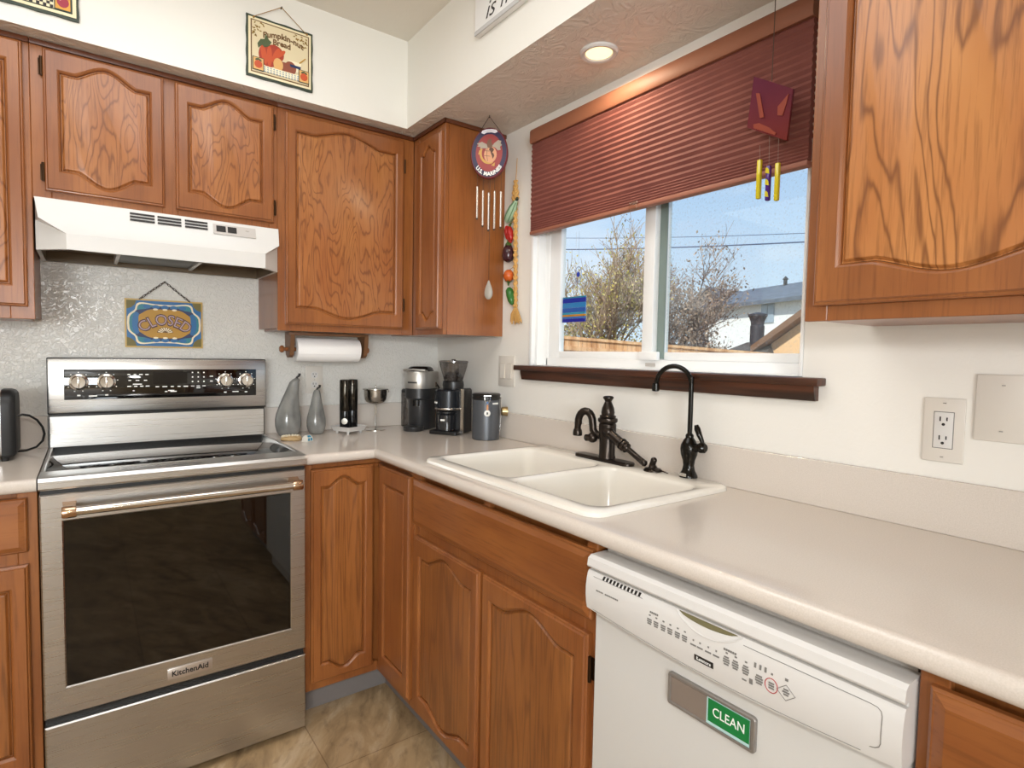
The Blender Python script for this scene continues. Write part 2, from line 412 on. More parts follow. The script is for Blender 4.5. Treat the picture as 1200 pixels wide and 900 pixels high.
UD = .317         # depth of the wall cabinets to the face frame
def upper(name, label, loc, rot, w, z0, z1=ZS-.001, depth=UD, side=None):
    c = thing(name, label, 'cabinet', (loc[0], loc[1], z0), rot, world=False); c['_world'] = (0, 0, z0)
    m = MB(); m.box(0, w, -depth+.019, -.001, z0+.012, z1-.001); m.box(.019, w-.019, -depth+.03, -.02, z0+.002, z0+.02)
    m.obj('carcass', M_oak, c)
    return c
def face_frame(c, w, z0, z1, depth, stiles, rails):
    m = MB()
    for a, b in stiles: m.box(a, b, -depth, -depth+.019, z0, z1, .0015, 1)
    for a, b, e, f in rails: m.box(a, b, -depth+.0005, -depth+.019, e, f, .0015, 1)
    return m.obj('face_frame', M_oak, c)
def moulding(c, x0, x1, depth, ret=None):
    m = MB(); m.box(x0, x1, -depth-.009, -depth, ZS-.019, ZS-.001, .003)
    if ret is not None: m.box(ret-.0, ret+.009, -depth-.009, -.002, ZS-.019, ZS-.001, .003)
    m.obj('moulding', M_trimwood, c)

# wall cabinets on the stove wall: local x runs along the wall, -y is the front
X0 = -2.47
c = upper('wall_cabinet', 'tall oak wall cabinet left of the range hood, cut off by the photo edge', (X0, 0, 0), 0, .770, 1.498)
face_frame(c, .770, 1.498, ZS-.001, UD, [(0, .05), (.708, .770)], [(.05, .708, 1.498, 1.555), (.05, .708, 2.34, ZS-.001)])
door(c, .392, .753, 1.538, 2.378, -UD, M_oakp, None); door(c, .02, .385, 1.538, 2.378, -UD, M_oakp, .017)
moulding(c, 0, .770, UD)
X0 = -1.6995
c = upper('wall_cabinet', 'short oak wall cabinet with two arched doors directly above the range hood', (X0, 0, 0), 0, .770, 1.893)
face_frame(c, .770, 1.893, ZS-.001, UD, [(0, .05), (.367, .417), (.737, .770)], [(.05, .367, 1.893, 1.935), (.417, .737, 1.893, 1.935), (.05, .367, 2.35, ZS-.001), (.417, .737, 2.35, ZS-.001)])
door(c, .0335, .3745, 1.920, 2.376, -UD, M_oakp, .0295, a=.042); door(c, .4105, .7535, 1.920, 2.373, -UD, M_oakp, .7575, a=.042)
moulding(c, 0, .770, UD)
X0 = -.929
c = upper('wall_cabinet', 'tall single-door oak wall cabinet above the paper towel holder', (X0, 0, 0), 0, .6115, 1.491)
m = MB()
face_frame(c, .6115, 1.491, ZS-.001, UD, [(0, .05), (.555, .6115)], [(.05, .555, 1.491, 1.54), (.05, .555, 2.34, ZS-.001)])
door(c, .029, .556, 1.517, 2.368, -UD, M_oakp, .560, a=.038)
moulding(c, 0, .612, UD)
# window-wall cabinets: turned a quarter, local x runs towards the viewer
c = upper('wall_cabinet', 'narrow oak corner wall cabinet with the round plaque chime beside its end panel', (0, -.001, 0), -PI/2, .599, 1.491)
face_frame(c, .599, 1.491, ZS-.001, UD, [(.3175, .37), (.575, .599)], [(.37, .575, 1.491, 1.54), (.37, .575, 2.34, ZS-.001)])
door(c, .374, .588, 1.515, 2.35, -UD, M_oak, None, a=.03, stile=.045)
m = MB(); m.box(.5955, .600, -UD+.02, -.002, 1.491, ZS-.001); m.obj('end_panel', M_oak, c)
moulding(c, .312, .609, UD, ret=.600)
YR = -2.122
c = upper('wall_cabinet', 'large oak wall cabinet right of the window with bold wavy grain', (0, YR, 0), -PI/2, .95, 1.491)
face_frame(c, .95, 1.491, ZS-.001, UD, [(0, .045), (.47, .52), (.905, .95)], [(.045, .905, 1.491, 1.545), (.045, .905, 2.34, ZS-.001)])
M_oakbig = oak('oak_big_grain_panel', 'BE7842', 'AA6936', 'C4864C', '70401C', (8.0, .95), 18, 7, .8)
door(c, .022, .482, 1.522, 2.372, -UD, M_oakbig, None, a=.03, rail=.08, stile=.05); door(c, .505, .93, 1.522, 2.372, -UD, M_oakbig, None, a=.03, rail=.08, stile=.05)
moulding(c, 0, .95, UD)

# base cabinets
BD, BZ0, BZ1, TK = .618, .1125, .988, .5505
def base(name, label, loc, rot, w, cat='cabinet', x0=0.):
    c = thing(name, label, cat, loc, rot, world=False)
    m = MB(); m.box(x0, w, -BD+.019, -.025, BZ0, BZ1-.002); m.obj('carcass', M_oak, c); return c
def toe(c, x0, x1):
    m = MB(); m.box(x0, x1, -TK, -TK+.01, .001, BZ0); m.obj('toe_kick', M_toe, c)
X0 = -2.45
c = base('base_cabinet', 'oak base cabinet with drawer left of the range, partly out of frame', (X0, 0, 0), 0, .7615)
face_frame(c, .7615, BZ0, BZ1-.002, BD, [(0, .05), (.395, .44), (.715, .7615)], [(.05, .715, BZ0, .165), (.05, .715, .765, .83)])
for a, b in ((.03, .41), (.425, .738)):
    slab(c, 'drawer', a, b, .813, .972, -BD); door(c, a, b, .146, .777, -BD, M_oakb, None)
toe(c, 0, .7615)
# corner cabinet: an L with a folding pair of doors meeting in the inner corner
c = thing('corner_base_cabinet', 'oak corner base cabinet with two doors meeting in the inner corner', 'cabinet', (-.46, -.46, 0)); c['_world'] = (-.46, -.46, 0)
m = MB(); m.prism([(-.9225, -.025), (-.025, -.025), (-.025, -.934), (-BD+.019, -.934), (-BD+.019, -BD+.019), (-.9225, -BD+.019)], lambda u, v, d: (u, v, d), BZ0, BZ1-.002)
m.obj('carcass', M_oak, c)
m = MB()
m.box(-.9225, -.885, -BD, -BD+.019, BZ0, BZ1-.002, .0015, 1); m.box(-.885, -BD, -BD, -BD+.019, BZ0, .15, .0015, 1); m.box(-.885, -BD, -BD, -BD+.019, .95, .966, .0015, 1)
m.box(-BD, -BD+.019, -.934, -.905, BZ0, BZ1-.002, .0015, 1); m.box(-BD, -BD+.019, -.905, -BD, BZ0, .15, .0015, 1); m.box(-BD, -BD+.019, -.905, -BD, .95, .966, .0015, 1)
m.obj('face_frame', M_oak, c)
def door_world(cab, org, rot, *a, **k):
    """a door written in the frame of its own wall, then set into a cabinet that spans two walls"""
    d = door(None, *a, **k)
    M_ = Matrix.Translation(org) @ Matrix.Rotation(rot, 4, 'Z')
    off = Vector(cab['_world'])
    for o in [d]+list(d.children):
        o.data.transform(Matrix.Translation(-off) @ M_)
    d.parent = cab
    return d
door_world(c, (0, 0, 0), 0, -.893, -.643, .146, .967, -BD, M_oakb, None, a=.035, stile=.04)
door_world(c, (0, 0, 0), -PI/2, .662, .925, .146, .967, -BD, M_oak, None, a=.0, stile=.048)
m = MB(); m.prism([(-.9225, -TK), (-TK, -TK), (-TK, -.934), (-TK+.01, -.934), (-TK+.01, -TK+.01), (-.9225, -TK+.01)], lambda u, v, d: (u, v, d), .001, BZ0)
m.obj('toe_kick', M_toe, c)
# sink base
Y0 = -.936
c = thing('sink_base_cabinet', 'oak sink cabinet with a wide false drawer front over two doors', 'cabinet', (0, Y0, 0), -PI/2, world=False)
m = MB(); m.box(0, .018, -BD+.019, -.025, BZ0, BZ1-.002); m.box(.875, .893, -BD+.019, -.025, BZ0, BZ1-.002); m.box(.018, .875, -BD+.019, -.025, BZ0, BZ0+.018); m.box(.018, .875, -.035, -.025, BZ0+.018, .84); m.box(.018, .875, -BD+.019, -BD+.030, .79, BZ1-.002); m.obj('carcass', M_oak, c)
face_frame(c, .893, BZ0, BZ1-.002, BD, [(0, .04), (.43, .46), (.86, .893)], [(.04, .86, BZ0, .15), (.04, .86, .76, .81)])
slab(c, 'false_drawer_front', .006, .889, .803, .966, -BD)
door(c, .024, .436, .135, .768, -BD, M_oakb, None, a=.04); door(c, .452, .884, .135, .768, -BD, M_oakb, .888, a=.04)
toe(c, 0, .893)
# cabinet right of the dishwasher
Y0 = -2.452
c = base('base_cabinet', 'oak base cabinet at the right of the dishwasher under the long counter', (0, Y0, 0), -PI/2, .75)
face_frame(c, .75, BZ0, BZ1-.002, BD, [(0, .035), (.71, .75)], [(.035, .71, BZ0, .15), (.035, .71, .76, .81)])
slab(c, 'drawer', .016, .735, .79, .968, -BD); door(c, .016, .37, .135, .76, -BD, M_oakb, None); door(c, .38, .735, .135, .76, -BD, M_oakb, None)
toe(c, 0, .75)

# ================================================================== COUNTERTOPS
CT0, CT1, CE = .989, 1.028, .652
def counter(name, label, xs, ys, cells, fronts, base_pt):
    c = thing(name, label, 'countertop', base_pt); m = MB(); bm = m.bm
    V = {}
    def vt(i, j):
        if (i, j) not in V: V[i, j] = bm.verts.new((xs[i], ys[j], CT1))
        return V[i, j]
    fs = [bm.faces.new((vt(i, j), vt(i, j+1), vt(i+1, j+1), vt(i+1, j))) for i, j in cells]
    r = bmesh.ops.extrude_face_region(bm, geom=fs)
    vs_ = [g for g in r['geom'] if isinstance(g, bmesh.types.BMVert)]
    bmesh.ops.translate(bm, vec=(0, 0, CT0-CT1), verts=vs_)
    bmesh.ops.recalc_face_normals(bm, faces=bm.faces[:])
    es = [e for e in bm.edges if fronts(e.verts[0].co) and fronts(e.verts[1].co) and abs(e.verts[0].co.z-e.verts[1].co.z) < 1e-5 and len(e.link_faces) == 2 and abs(e.link_faces[0].normal.dot(e.link_faces[1].normal)) < .5]
    bmesh.ops.bevel(bm, geom=es, offset=.0165, segments=5, profile=.5, affect='EDGES')
    m.obj('worktop', M_ctr, c, fix=True)
    return c
c = counter('countertop', 'long cream L-shaped countertop holding the sink and coffee gear', [-.9225, -CE, -.585, -.065, -.0015], [-.0015, -CE, -.985, -1.782, -3.2],
    [(0, 0), (1, 0), (2, 0), (3, 0), (1, 1), (2, 1), (3, 1), (1, 2), (3, 2), (1, 3), (2, 3), (3, 3)],
    lambda p: (abs(p.y+CE) < 1e-4 and p.x < -CE+1e-4) or (abs(p.x+CE) < 1e-4 and p.y < -CE+1e-4), (-.3, -.6, CT1))
for lab, bb in (('cream backsplash strip behind the vases and coffee machine', (-.9225, -.0015, -.02, -.0015)), ('long cream backsplash strip below the window sill and outlets', (-.02, -.0015, -3.2, -.0202)), ('short cream backsplash strip behind the toaster', (-2.45, -1.6885, -.02, -.0015))):
    m = MB(); m.box(*bb, CT1+.0002, 1.148, .0015, 1); o = m.obj('backsplash', M_ctr, None, ((bb[0]+bb[1])/2, (bb[2]+bb[3])/2, CT1)); tag(o, lab, 'backsplash')
c = counter('countertop', 'short cream countertop left of the range with the toaster', [-2.45, -1.6885], [-.0015, -CE], [(0, 0)], lambda p: abs(p.y+CE) < 1e-4, (-2.0, -.3, CT1))

# ================================================================== RANGE
RX0, RX1 = -1.683, -.9265
rg = thing('range', 'stainless steel electric range with black glass oven window', 'stove', (-1.305, -.36, 0))
m = MB()
m.box(RX0+.002, RX0+.03, -.645, -.03, .03, 1.012); m.box(RX1-.03, RX1-.002, -.645, -.03, .03, 1.012)
m.box(RX0+.03, RX1-.03, -.10, -.03, .03, 1.012); m.box(RX0+.03, RX1-.03, -.63, -.10, .03, .36); m.box(RX0+.03, RX1-.03, -.645, -.10, .955, 1.012)
m.obj('body', M_black_en, rg)
for x in (RX0+.05, RX1-.05):
    for y in (-.6, -.1):
        m = MB(); m.lathe([(.02, .0), (.02, .012), (.01, .012), (.01, .032)], (x, y, .0)); m.obj('foot', M_blackp, rg)
for z in (.50, .62, .74):
    m = MB(); m.tube([(-1.62, -.61, z), (-1.62, -.14, z), (-.99, -.14, z), (-.99, -.61, z)], .003, 6, True)
    for k in range(12): y = -.59+k*.038; m.tube([(-1.62, y, z), (-.99, y, z)], .0018, 5)
    m.obj('oven_rack', M_chrome, rg)
# cooktop: glass plate in a steel surround with a deep front lip
m = MB(); m.box(RX0+.012, RX1-.012, -.588, -.10, 1.014, 1.0335, .001); m.obj('cooktop_glass', M_cooktop, rg)
m = MB()
for x0, x1 in ((RX0, RX0+.012), (RX1-.012, RX1)): m.box(x0, x1, -.59, -.09, 1.006, 1.037, .002)
P = [(-.588, 1.014), (-.588, 1.0365), (-.665, 1.0365), (-.682, 1.033), (-.690, 1.024), (-.690, 1.004), (-.684, .998), (-.645, .998), (-.645, 1.014)]
m.prism(P, lambda u, v, d: (d, u, v), RX0, RX1); m.obj('cooktop_trim', M_steel, rg)
m = MB(); m.box(RX0+.004, RX1-.004, -.672, -.645, .984, .999); m.obj('vent_gap', M_blackp, rg)
# backguard
m = MB(); m.box(RX0, RX1, -.086, -.012, 1.012, 1.366); m.box(RX0-.002, RX1+.003, -.099, -.02, 1.160, 1.369, .003); m.obj('backguard', M_black_en, rg)
m = MB(); m.prism([(-.092, 1.038), (-.087, 1.150), (-.08, 1.152), (-.08, 1.036)], lambda u, v, d: (d, u, v), RX0+.004, RX1-.004); m.obj('lower_backguard_panel', M_steel, rg)
m = MB(); m.box(RX0+.001, RX1, -.108, -.096, 1.164, 1.366, .004); m.obj('console_panel', M_steel, rg)
m = MB(); m.box(-1.635, -.966, -.1105, -.106, 1.213, 1.326, .0015); ctl = m.obj('control_glass', M_bglass, rg)
m = MB()
def dash(x, z, w, h=.004): m.box(x-w/2, x+w/2, -.1112, -.1104, z-h/2, z+h/2)
for x in (-1.591, -1.505, -1.09, -1.008):
    for k in range(9):
        a = PI*(.5+2*k/9); dash(x+.036*math.cos(a), 1.279+.036*math.sin(a), .004, .003)
    dash(x, 1.229, .010, .005)
for x, z, w in ((-1.433, 1.306, .010), (-1.413, 1.306, .008), (-1.393, 1.306, .012), (-1.373, 1.306, .012), (-1.430, 1.283, .009), (-1.405, 1.283, .012), (-1.378, 1.283, .011), (-1.405, 1.294, .022),
                (-1.432, 1.260, .013), (-1.411, 1.260, .011), (-1.391, 1.260, .011), (-1.371, 1.260, .013), (-1.405, 1.268, .03), (-1.418, 1.243, .006), (-1.548, 1.226, .026), (-1.05, 1.231, .024),
                (-1.338, 1.257, .012), (-1.312, 1.257, .017), (-1.286, 1.257, .011), (-1.262, 1.257, .011), (-1.238, 1.257, .016), (-1.308, 1.237, .009), (-1.282, 1.237, .022), (-1.29, 1.241, .022),
                (-1.143, 1.297, .012), (-1.143, 1.277, .010)): dash(x, z, w)
for i in range(3):
    for j in range(4): dash(-1.213+.021*i, 1.313-.0185*j, .005 if j < 3 else .012, .005 if j < 3 else .003)
dash(-1.192, 1.250, .014)
m.obj('control_markings', M_whiteink, ctl)
m = MB(); m.box(-1.352, -1.232, -.1110, -.1104, 1.268, 1.316); m.obj('display', mat('dark_display', '0E0A0A', .15), ctl)
for x in (-1.591, -1.505, -1.09, -1.008):
    m = MB(); m.lathe([(.030, 0), (.030, .004), (.0245, .006), (.0235, .026), (.021, .029), (.006, .0285)], (x, -.1105, 1.279), (0, -1, 0), 32)
    k = m.obj('knob', M_steel_d, ctl)
    m = MB(); m.box(x-.003, x+.003, -.1425, -.136, 1.279-.020, 1.279+.020, .002); m.obj('knob_grip', M_chrome, k)
# oven door, window, handle, badge
m = MB(); R = rectpts(RX0+.001, RX1-.001, .321, .984, 4, 4); Wn = rectpts(-1.631, -.977, .404, .906, 4, 4)
m.loops([at_y(R, -.645), at_y(R, -.676), at_y(inset(R, .004), -.680), at_y(Wn, -.680), at_y(inset(Wn, .0035), -.677), at_y(inset(Wn, .0035), -.646)], False, False)
od = m.obj('oven_door', M_steel, rg)
m = MB(); m.box(-1.6275, -.9805, -.677, -.671, .4075, .9025); m.obj('oven_window', M_oveng, od)
m = MB()
for a, b, e, f in ((-1.6275, -1.585, .4075, .9025), (-1.02, -.9805, .4075, .9025), (-1.585, -1.02, .4075, .44), (-1.585, -1.02, .83, .9025)): m.box(a, b, -.670, -.646, e, f)
m.obj('window_mask', M_black_gloss, od)
m = MB(); m.cyl((-1.600, -.737, .942), (-.985, -.737, .942), .0125, n=24); hb = m.obj('handle', M_steel_d, od)
for x in (-1.612, -.973):
    m = MB(); m.lathe([(.016, 0), (.0175, .004), (.0175, .030), (.016, .034)], (x-.017, -.737, .942), (1, 0, 0), 24)
    m.loops([[(x+dx, -.737+.012, .942+dz) for dx, dz in ((-.013, -.010), (.013, -.010), (.013, .010), (-.013, .010))], [(x+dx*1.3, -.681, .944+dz*1.6) for dx, dz in ((-.013, -.010), (.013, -.010), (.013, .010), (-.013, .010))]])
    m.obj('handle_end', M_copper, hb)
m = MB(); m.box(-1.370, -1.239, -.6845, -.680, .342, .379, .0015); bd = m.obj('badge', mat('badge_plate', 'C9C0B8', .3, .8), od)
m = MB(); m.text('KitchenAid', .0235, lambda u, v, d: (-1.3045+u*1.02, -.6846-d, .3605+v*1.05), .001, 'CENTER', 0, .02); m.obj('lettering', M_blackink, bd)
m = MB(); R = rectpts(RX0+.001, RX1-.001, .022, .296, 4, 4); m.loops([at_y(R, -.645), at_y(R, -.674), at_y(inset(R, .004), -.678)], True, True); m.obj('storage_drawer', M_steel, rg)
m = MB(); m.box(RX0+.004, RX1-.004, -.66, -.645, .295, .322); m.obj('drawer_gap', M_blackp, rg)

# ================================================================== RANGE HOOD
HX0, HX1 = -1.694, -.930
hd = thing('range_hood', 'white under-cabinet range hood with slotted vents above the stove', 'range hood', (-1.31, -.2, 1.725))
m = MB(); bm = m.bm
def nv(*p): return bm.verts.new(p)
A0, D0 = nv(HX0, -.319, 1.8915), nv(HX1, -.319, 1.8915)
E0, G0 = nv(HX0, -.357, 1.8905), nv(HX1-.006, -.357, 1.8905)
A1, D1 = nv(HX0, -.319, 1.822), nv(HX1, -.319, 1.822)
EB, GB = nv(HX0+.010, -.376, 1.822), nv(HX1-.008, -.376, 1.822)
B1, C1 = nv(-1.612, -.400, 1.776), nv(-.996, -.400, 1.782); B2, C2 = nv(-1.612, -.400, 1.726), nv(-.996, -.400, 1.726)
A2, D2 = nv(HX0, -.319, 1.726), nv(HX1, -.319, 1.726)
for f in ((A0, D0, G0, E0), (E0, G0, GB, EB), (EB, GB, C1, B1), (A0, E0, EB, A1), (D0, D1, GB, G0), (A1, EB, B1), (D1, C1, GB), (A1, B1, B2, A2), (D1, D2, C2, C1), (B1, C1, C2, B2)):
    bm.faces.new(f)
# straight box behind the mitred front, open below
Ab, Db = nv(HX0, -.012, 1.8915), nv(HX1, -.012, 1.8915); Ac, Dc = nv(HX0, -.012, 1.726), nv(HX1, -.012, 1.726)
for f in ((A0, Ab, Db, D0), (A0, A1, A2, Ac, Ab), (D0, Db, Dc, D2, D1), (Ab, Ac, Dc, Db)): bm.faces.new(f)
# folded rim round the underside and the recessed pan
ri = [nv(*p) for p in ((-1.600, -.388, 1.726), (-1.008, -.388, 1.726), (HX1-.012, -.314, 1.726), (HX1-.012, -.024, 1.726), (HX0+.012, -.024, 1.726), (HX0+.012, -.314, 1.726))]
ro = [B2, C2, D2, Dc, Ac, A2]
for i in range(6): bm.faces.new((ro[i], ro[(i+1) % 6], ri[(i+1) % 6], ri[i]))
m.obj('shell', M_white_app, hd, smooth=.5)
m = MB(); pl = [(-1.600, -.387), (-1.009, -.387), (HX1-.013, -.313), (HX1-.013, -.025), (HX0+.013, -.025), (HX0+.013, -.313)]
m.loops([[(u, v, 1.7265) for u, v in pl], [(u, v, 1.765) for u, v in pl]], False, True); m.obj('underside_pan', M_hoodin, hd, fix=False)
m = MB(); m.box(-1.46, -1.215, -.33, -.04, 1.742, 1.764, .003)
m.obj('grease_filter', M_filter, hd)
for x in (-1.467, -1.208): m = MB(); m.box(x-.006, x+.006, -.34, -.03, 1.735, 1.764, .001); m.obj('filter_rail', M_white_app, hd)
def hoodface(x, s): # s: 0 top .. 1 bottom of the upright band
    t = (x-HX0)/(HX1-HX0); y = -.357*(1-s)-.376*s
    return (x, y, 1.8905-s*.0685)
for x0, x1 in ((-1.435, -1.361), (-1.352, -1.278), (-1.266, -1.192)):
    m = MB()
    for k in range(3):
        s0 = .17+.165*k; s1 = s0+.095
        a, b, c_, d = hoodface(x0, s0), hoodface(x1, s0), hoodface(x1, s1), hoodface(x0, s1)
        m.loops([[Vector(p)+Vector((0, -.004, 0)) for p in (a, b, c_, d)], [Vector(p)+Vector((0, .004, 0)) for p in (a, b, c_, d)]])
    m.obj('vent', M_slot, hd)
def hoodpad(name, x0, x1, s0, s1, t, mt, par, o0=0.):
    m = MB(); a, b, c_, d = hoodface(x0, s0), hoodface(x1, s0), hoodface(x1, s1), hoodface(x0, s1)
    m.loops([[Vector(p)+Vector((0, .004, 0)) for p in (a, b, c_, d)], [Vector(p)+Vector((0, -.003-t-o0, 0)) for p in (a, b, c_, d)]]); return m.obj(name, mt, par)
sp = hoodpad('switch_panel', -1.173, -1.024, .18, .74, .0015, M_greym, hd)
hoodpad('rocker_switch', -1.163, -1.131, .27, .60, .004, M_slot, sp); hoodpad('rocker_switch', -1.124, -1.093, .27, .60, .004, M_slot, sp)
m = MB(); p = Vector(hoodface(-1.055, .47)); m.lathe([(.016, 0), (.015, .003)], p+Vector((0, 0, 0)), (0, -1, 0), 20)
for v in m.bm.verts: v.co.z = p.z+(v.co.z-p.z)*.45
m.obj('maker_badge', M_steel_d, sp)

# ================================================================== SINK
sk = thing('sink', 'cream double-bowl drop-in kitchen sink below the window', 'sink', (-.33, -1.38, CT1))
def rrect(x0, x1, y0, y1, r, z, n=6):
    P = []
    for cx, cy, a0 in ((x1-r, y1-r, 0), (x0+r, y1-r, 90), (x0+r, y0+r, 180), (x1-r, y0+r, 270)):
        for i in range(n+1): a = math.radians(a0+90*i/n); P.append((cx+r*math.cos(a), cy+r*math.sin(a), z))
    return P
SKZ = 1.043
m = MB(); bm = m.bm
def loopverts(P): return [bm.verts.new(p) for p in P]
def bridge(a, b):
    n = len(a)
    for i in range(n): bm.faces.new((a[i], a[(i+1) % n], b[(i+1) % n], b[i]))
ox0, ox1, oy0, oy1 = -.608, -.040, -1.805, -.960
o2 = loopverts(rrect(ox0, ox1, oy0, oy1, .045, CT1+.0005)); o1 = loopverts(rrect(ox0+.002, ox1-.002, oy0+.002, oy1-.002, .044, SKZ-.005)); o0 = loopverts(rrect(ox0+.009, ox1-.009, oy0+.009, oy1-.009, .038, SKZ))
bridge(o2, o1); bridge(o1, o0)
bowls = ((-.556, -.150, -1.388, -.998), (-.560, -.148, -1.768, -1.418)); tops = []
for x0, x1, y0, y1 in bowls:
    prev = None
    for k, (ins, z, r) in enumerate(((-.007, SKZ, .052), (-.001, SKZ-.004, .049), (.003, SKZ-.012, .047), (.012, .90, .045), (.022, .875, .05), (.05, .860, .04))):
        L = loopverts(rrect(x0+ins, x1-ins, y0+ins, y1-ins, r, z))
        if prev: bridge(prev, L)
        else: tops.append(L)
        prev = L
    bm.faces.new(prev)
es = []
for L in [o0]+tops:
    for i in range(len(L)):
        e = bm.edges.get((L[i], L[(i+1) % len(L)])) or bm.edges.new((L[i], L[(i+1) % len(L)])); es.append(e)
bmesh.ops.triangle_fill(bm, use_beauty=True, use_dissolve=False, edges=es, normal=(0, 0, 1))
sb = m.obj('basin', M_sink, sk, smooth=.7)
for x0, x1, y0, y1 in bowls:
    m = MB(); m.lathe([(.045, .8595), (.045, .8635), (.036, .864), (.03, .858)], ((x0+x1)/2, (y0+y1)/2, 0)); m.obj('drain', M_chrome, sk)

# ================================================================== FAUCETS
ft = thing('faucet', 'dark bronze kitchen faucet with hooked spout and long side lever', 'faucet', (-.088, -1.335, SKZ))
m = MB(); L = []
for ins, z in ((0, SKZ), (0, SKZ+.008), (.003, SKZ+.011), (.008, SKZ+.012)):
    L.append(rrect(-.114+ins, -.060-ins, -1.468+ins, -1.205-ins, .0265-ins, z))
m.loops(L); m.obj('deck_plate', M_bronze, ft)
fx, fy = -.086, -1.350
m = MB(); z0 = SKZ+.011
m.lathe([(.030, 0), (.0295, .006), (.0275, .010), (.0275, .070), (.030, .073), (.030, .076)], (fx, fy, z0)); m.obj('body', M_bronze, ft)
m = MB(); m.lathe([(.029, .076), (.030, .085), (.030, .118), (.027, .122), (.033, .127), (.0345, .133), (.0335, .139), (.027, .142), (.029, .147), (.026, .150)], (fx, fy, z0)); m.obj('valve_housing', M_bronze, ft)
m = MB(); m.lathe([(.022, .150), (.0235, .160), (.021, .175), (.014, .192), (.0115, .198), (.0135, .203), (.0185, .209), (.0185, .214), (.014, .217), (.004, .218)], (fx, fy, z0)); m.obj('finial', M_bronze, ft)
# hooked spout, swung over the sink towards the left bowl
sd = Vector((-.06, .145, 0)).normalized(); base_p = Vector((fx, fy, 1.128))
sp_pts = [base_p+sd*.02, base_p+sd*.040+Vector((0, 0, .004)), base_p+sd*.0535+Vector((0, 0, .020))]
for k in range(0, 11):
    a = PI*(k/10.)*1.04; sp_pts.append(base_p+sd*(.0835-.0275*math.cos(a)*1.0)+Vector((0, 0, .045+.040*math.sin(a))))
sp_pts += [base_p+sd*.1122+Vector((0, 0, .030)), base_p+sd*.1130+Vector((0, 0, .014))]
m = MB(); m.tube(sp_pts, [.0135, .0135, .0135]+[.0135]*11+[.012, .012], 14); spo = m.obj('spout', M_bronze, ft)
e = sp_pts[-1]; m = MB(); m.lathe([(.0125, .006), (.0155, .0), (.017, -.010), (.0165, -.018), (.013, -.020)], e); m.obj('aerator', M_bronze, spo)
m = MB(); q = base_p+sd*.046+Vector((-.012, 0, -.006)); m.ball(q, .0185, n=18); m.lathe([(.012, -.002), (.012, .012), (.008, .016)], q+Vector((-.012, .006, 0)), (-1, .5, 0)); m.obj('side_knob', M_bronze, ft)
# lever that slopes down to the right, with ringed collar
l0 = Vector((fx-.012, fy-.005, 1.152)); l1 = Vector((-.098, -1.532, 1.062)); ld = (l1-l0)
m = MB(); m.lathe([(.018, 0), (.020, .020), (.017, .024)], l0, ld, 18); m.obj('lever_hub', M_bronze, ft)
m = MB(); Lh = ld.length
prof = [(.0165, .02), (.0165, .075), (.020, .078), (.020, .084), (.016, .086), (.0195, .090), (.0195, .096), (.0155, .099), (.018, .103), (.0175, .108), (.012, .112), (.0098, .116), (.0098, Lh-.022), (.011, Lh-.018), (.011, Lh-.004), (.007, Lh)]
m.lathe(prof, l0, ld, 18); m.obj('side_lever', M_bronze, ft)
spr = thing('deck_fitting', 'small dark bronze deck fitting at the lower end of the faucet lever', 'faucet fitting', (-.088, -1.548, SKZ))
m = MB(); m.lathe([(.030, 0), (.030, .004), (.024, .009), (.014, .012), (.011, .018)], (-.085, -1.550, SKZ)); m.obj('flange', M_bronze, spr)
m = MB(); m.cyl((-.085, -1.545, SKZ+.012), (-.089, -1.556, SKZ+.036), .010, .0095, 16); m.ball((-.089, -1.556, SKZ+.036), .0105, n=12); m.obj('thumb_button', M_bronze, spr)
m = MB(); m.loops([[(-.085, -1.57, SKZ+.006), (-.075, -1.575, SKZ+.006), (-.085, -1.577, SKZ+.010)], [(-.088, -1.610, SKZ+.002), (-.086, -1.612, SKZ+.002), (-.087, -1.612, SKZ+.004)]]); m.obj('side_tab', M_bronze, spr)

M_fb = mat('black_bronze', '17140F', .18, .5)
ff = thing('filter_faucet', 'slim black gooseneck water filter faucet standing right of the main faucet', 'faucet', (-.062, -1.668, SKZ))
gx, gy = -.062, -1.667
m = MB(); m.lathe([(.0275, 0), (.0275, .004), (.025, .010), (.019, .022), (.0165, .036), (.0185, .052), (.0245, .070), (.0265, .086), (.025, .100), (.018, .114), (.012, .122), (.0125, .128), (.0095, .134)], (gx, gy, SKZ)); m.obj('body', M_fb, ff)
gp = [(gx, gy, SKZ+.128+.02*k) for k in range(10)]
gd = Vector((-.018, .117, 0)); R0 = gd.length/2; gdn = gd.normalized(); zc_ = 1.326
for k in range(0, 15):
    a = PI*k/14*.93; gp.append(tuple(Vector((gx, gy, zc_))+gdn*(R0-R0*math.cos(a))+Vector((0, 0, R0*.95*math.sin(a)))))
e = Vector(gp[-1]); gp.append(tuple(e+gdn*.004+Vector((0, 0, -.022))))
gp = gp[:10]+[p for p in gp[10:]]
m = MB(); m.tube(gp, .0075, 12); gs = m.obj('gooseneck', M_fb, ff)
e = Vector(gp[-1]); m = MB(); m.lathe([(.0105, 0), (.0115, -.010), (.0115, -.024), (.009, -.026)], e+Vector((0, 0, .010))); m.obj('spout_tip', M_fb, gs)
m = MB(); m.lathe([(.013, .0), (.013, .026), (.016, .030), (.016, .042), (.011, .047)], (gx, gy-.010, SKZ+.092), (0, -1, .12)); m.obj('valve_stem', M_fb, ff)
m = MB(); m.tube([(gx, gy-.046, SKZ+.10), (gx, gy-.044, SKZ+.116), (gx, gy-.034, SKZ+.134), (gx, gy-.026, SKZ+.152), (gx, gy-.022, SKZ+.163)], [.007, .0065, .0085, .0095, .006], 12); m.obj('handle', M_fb, ff)
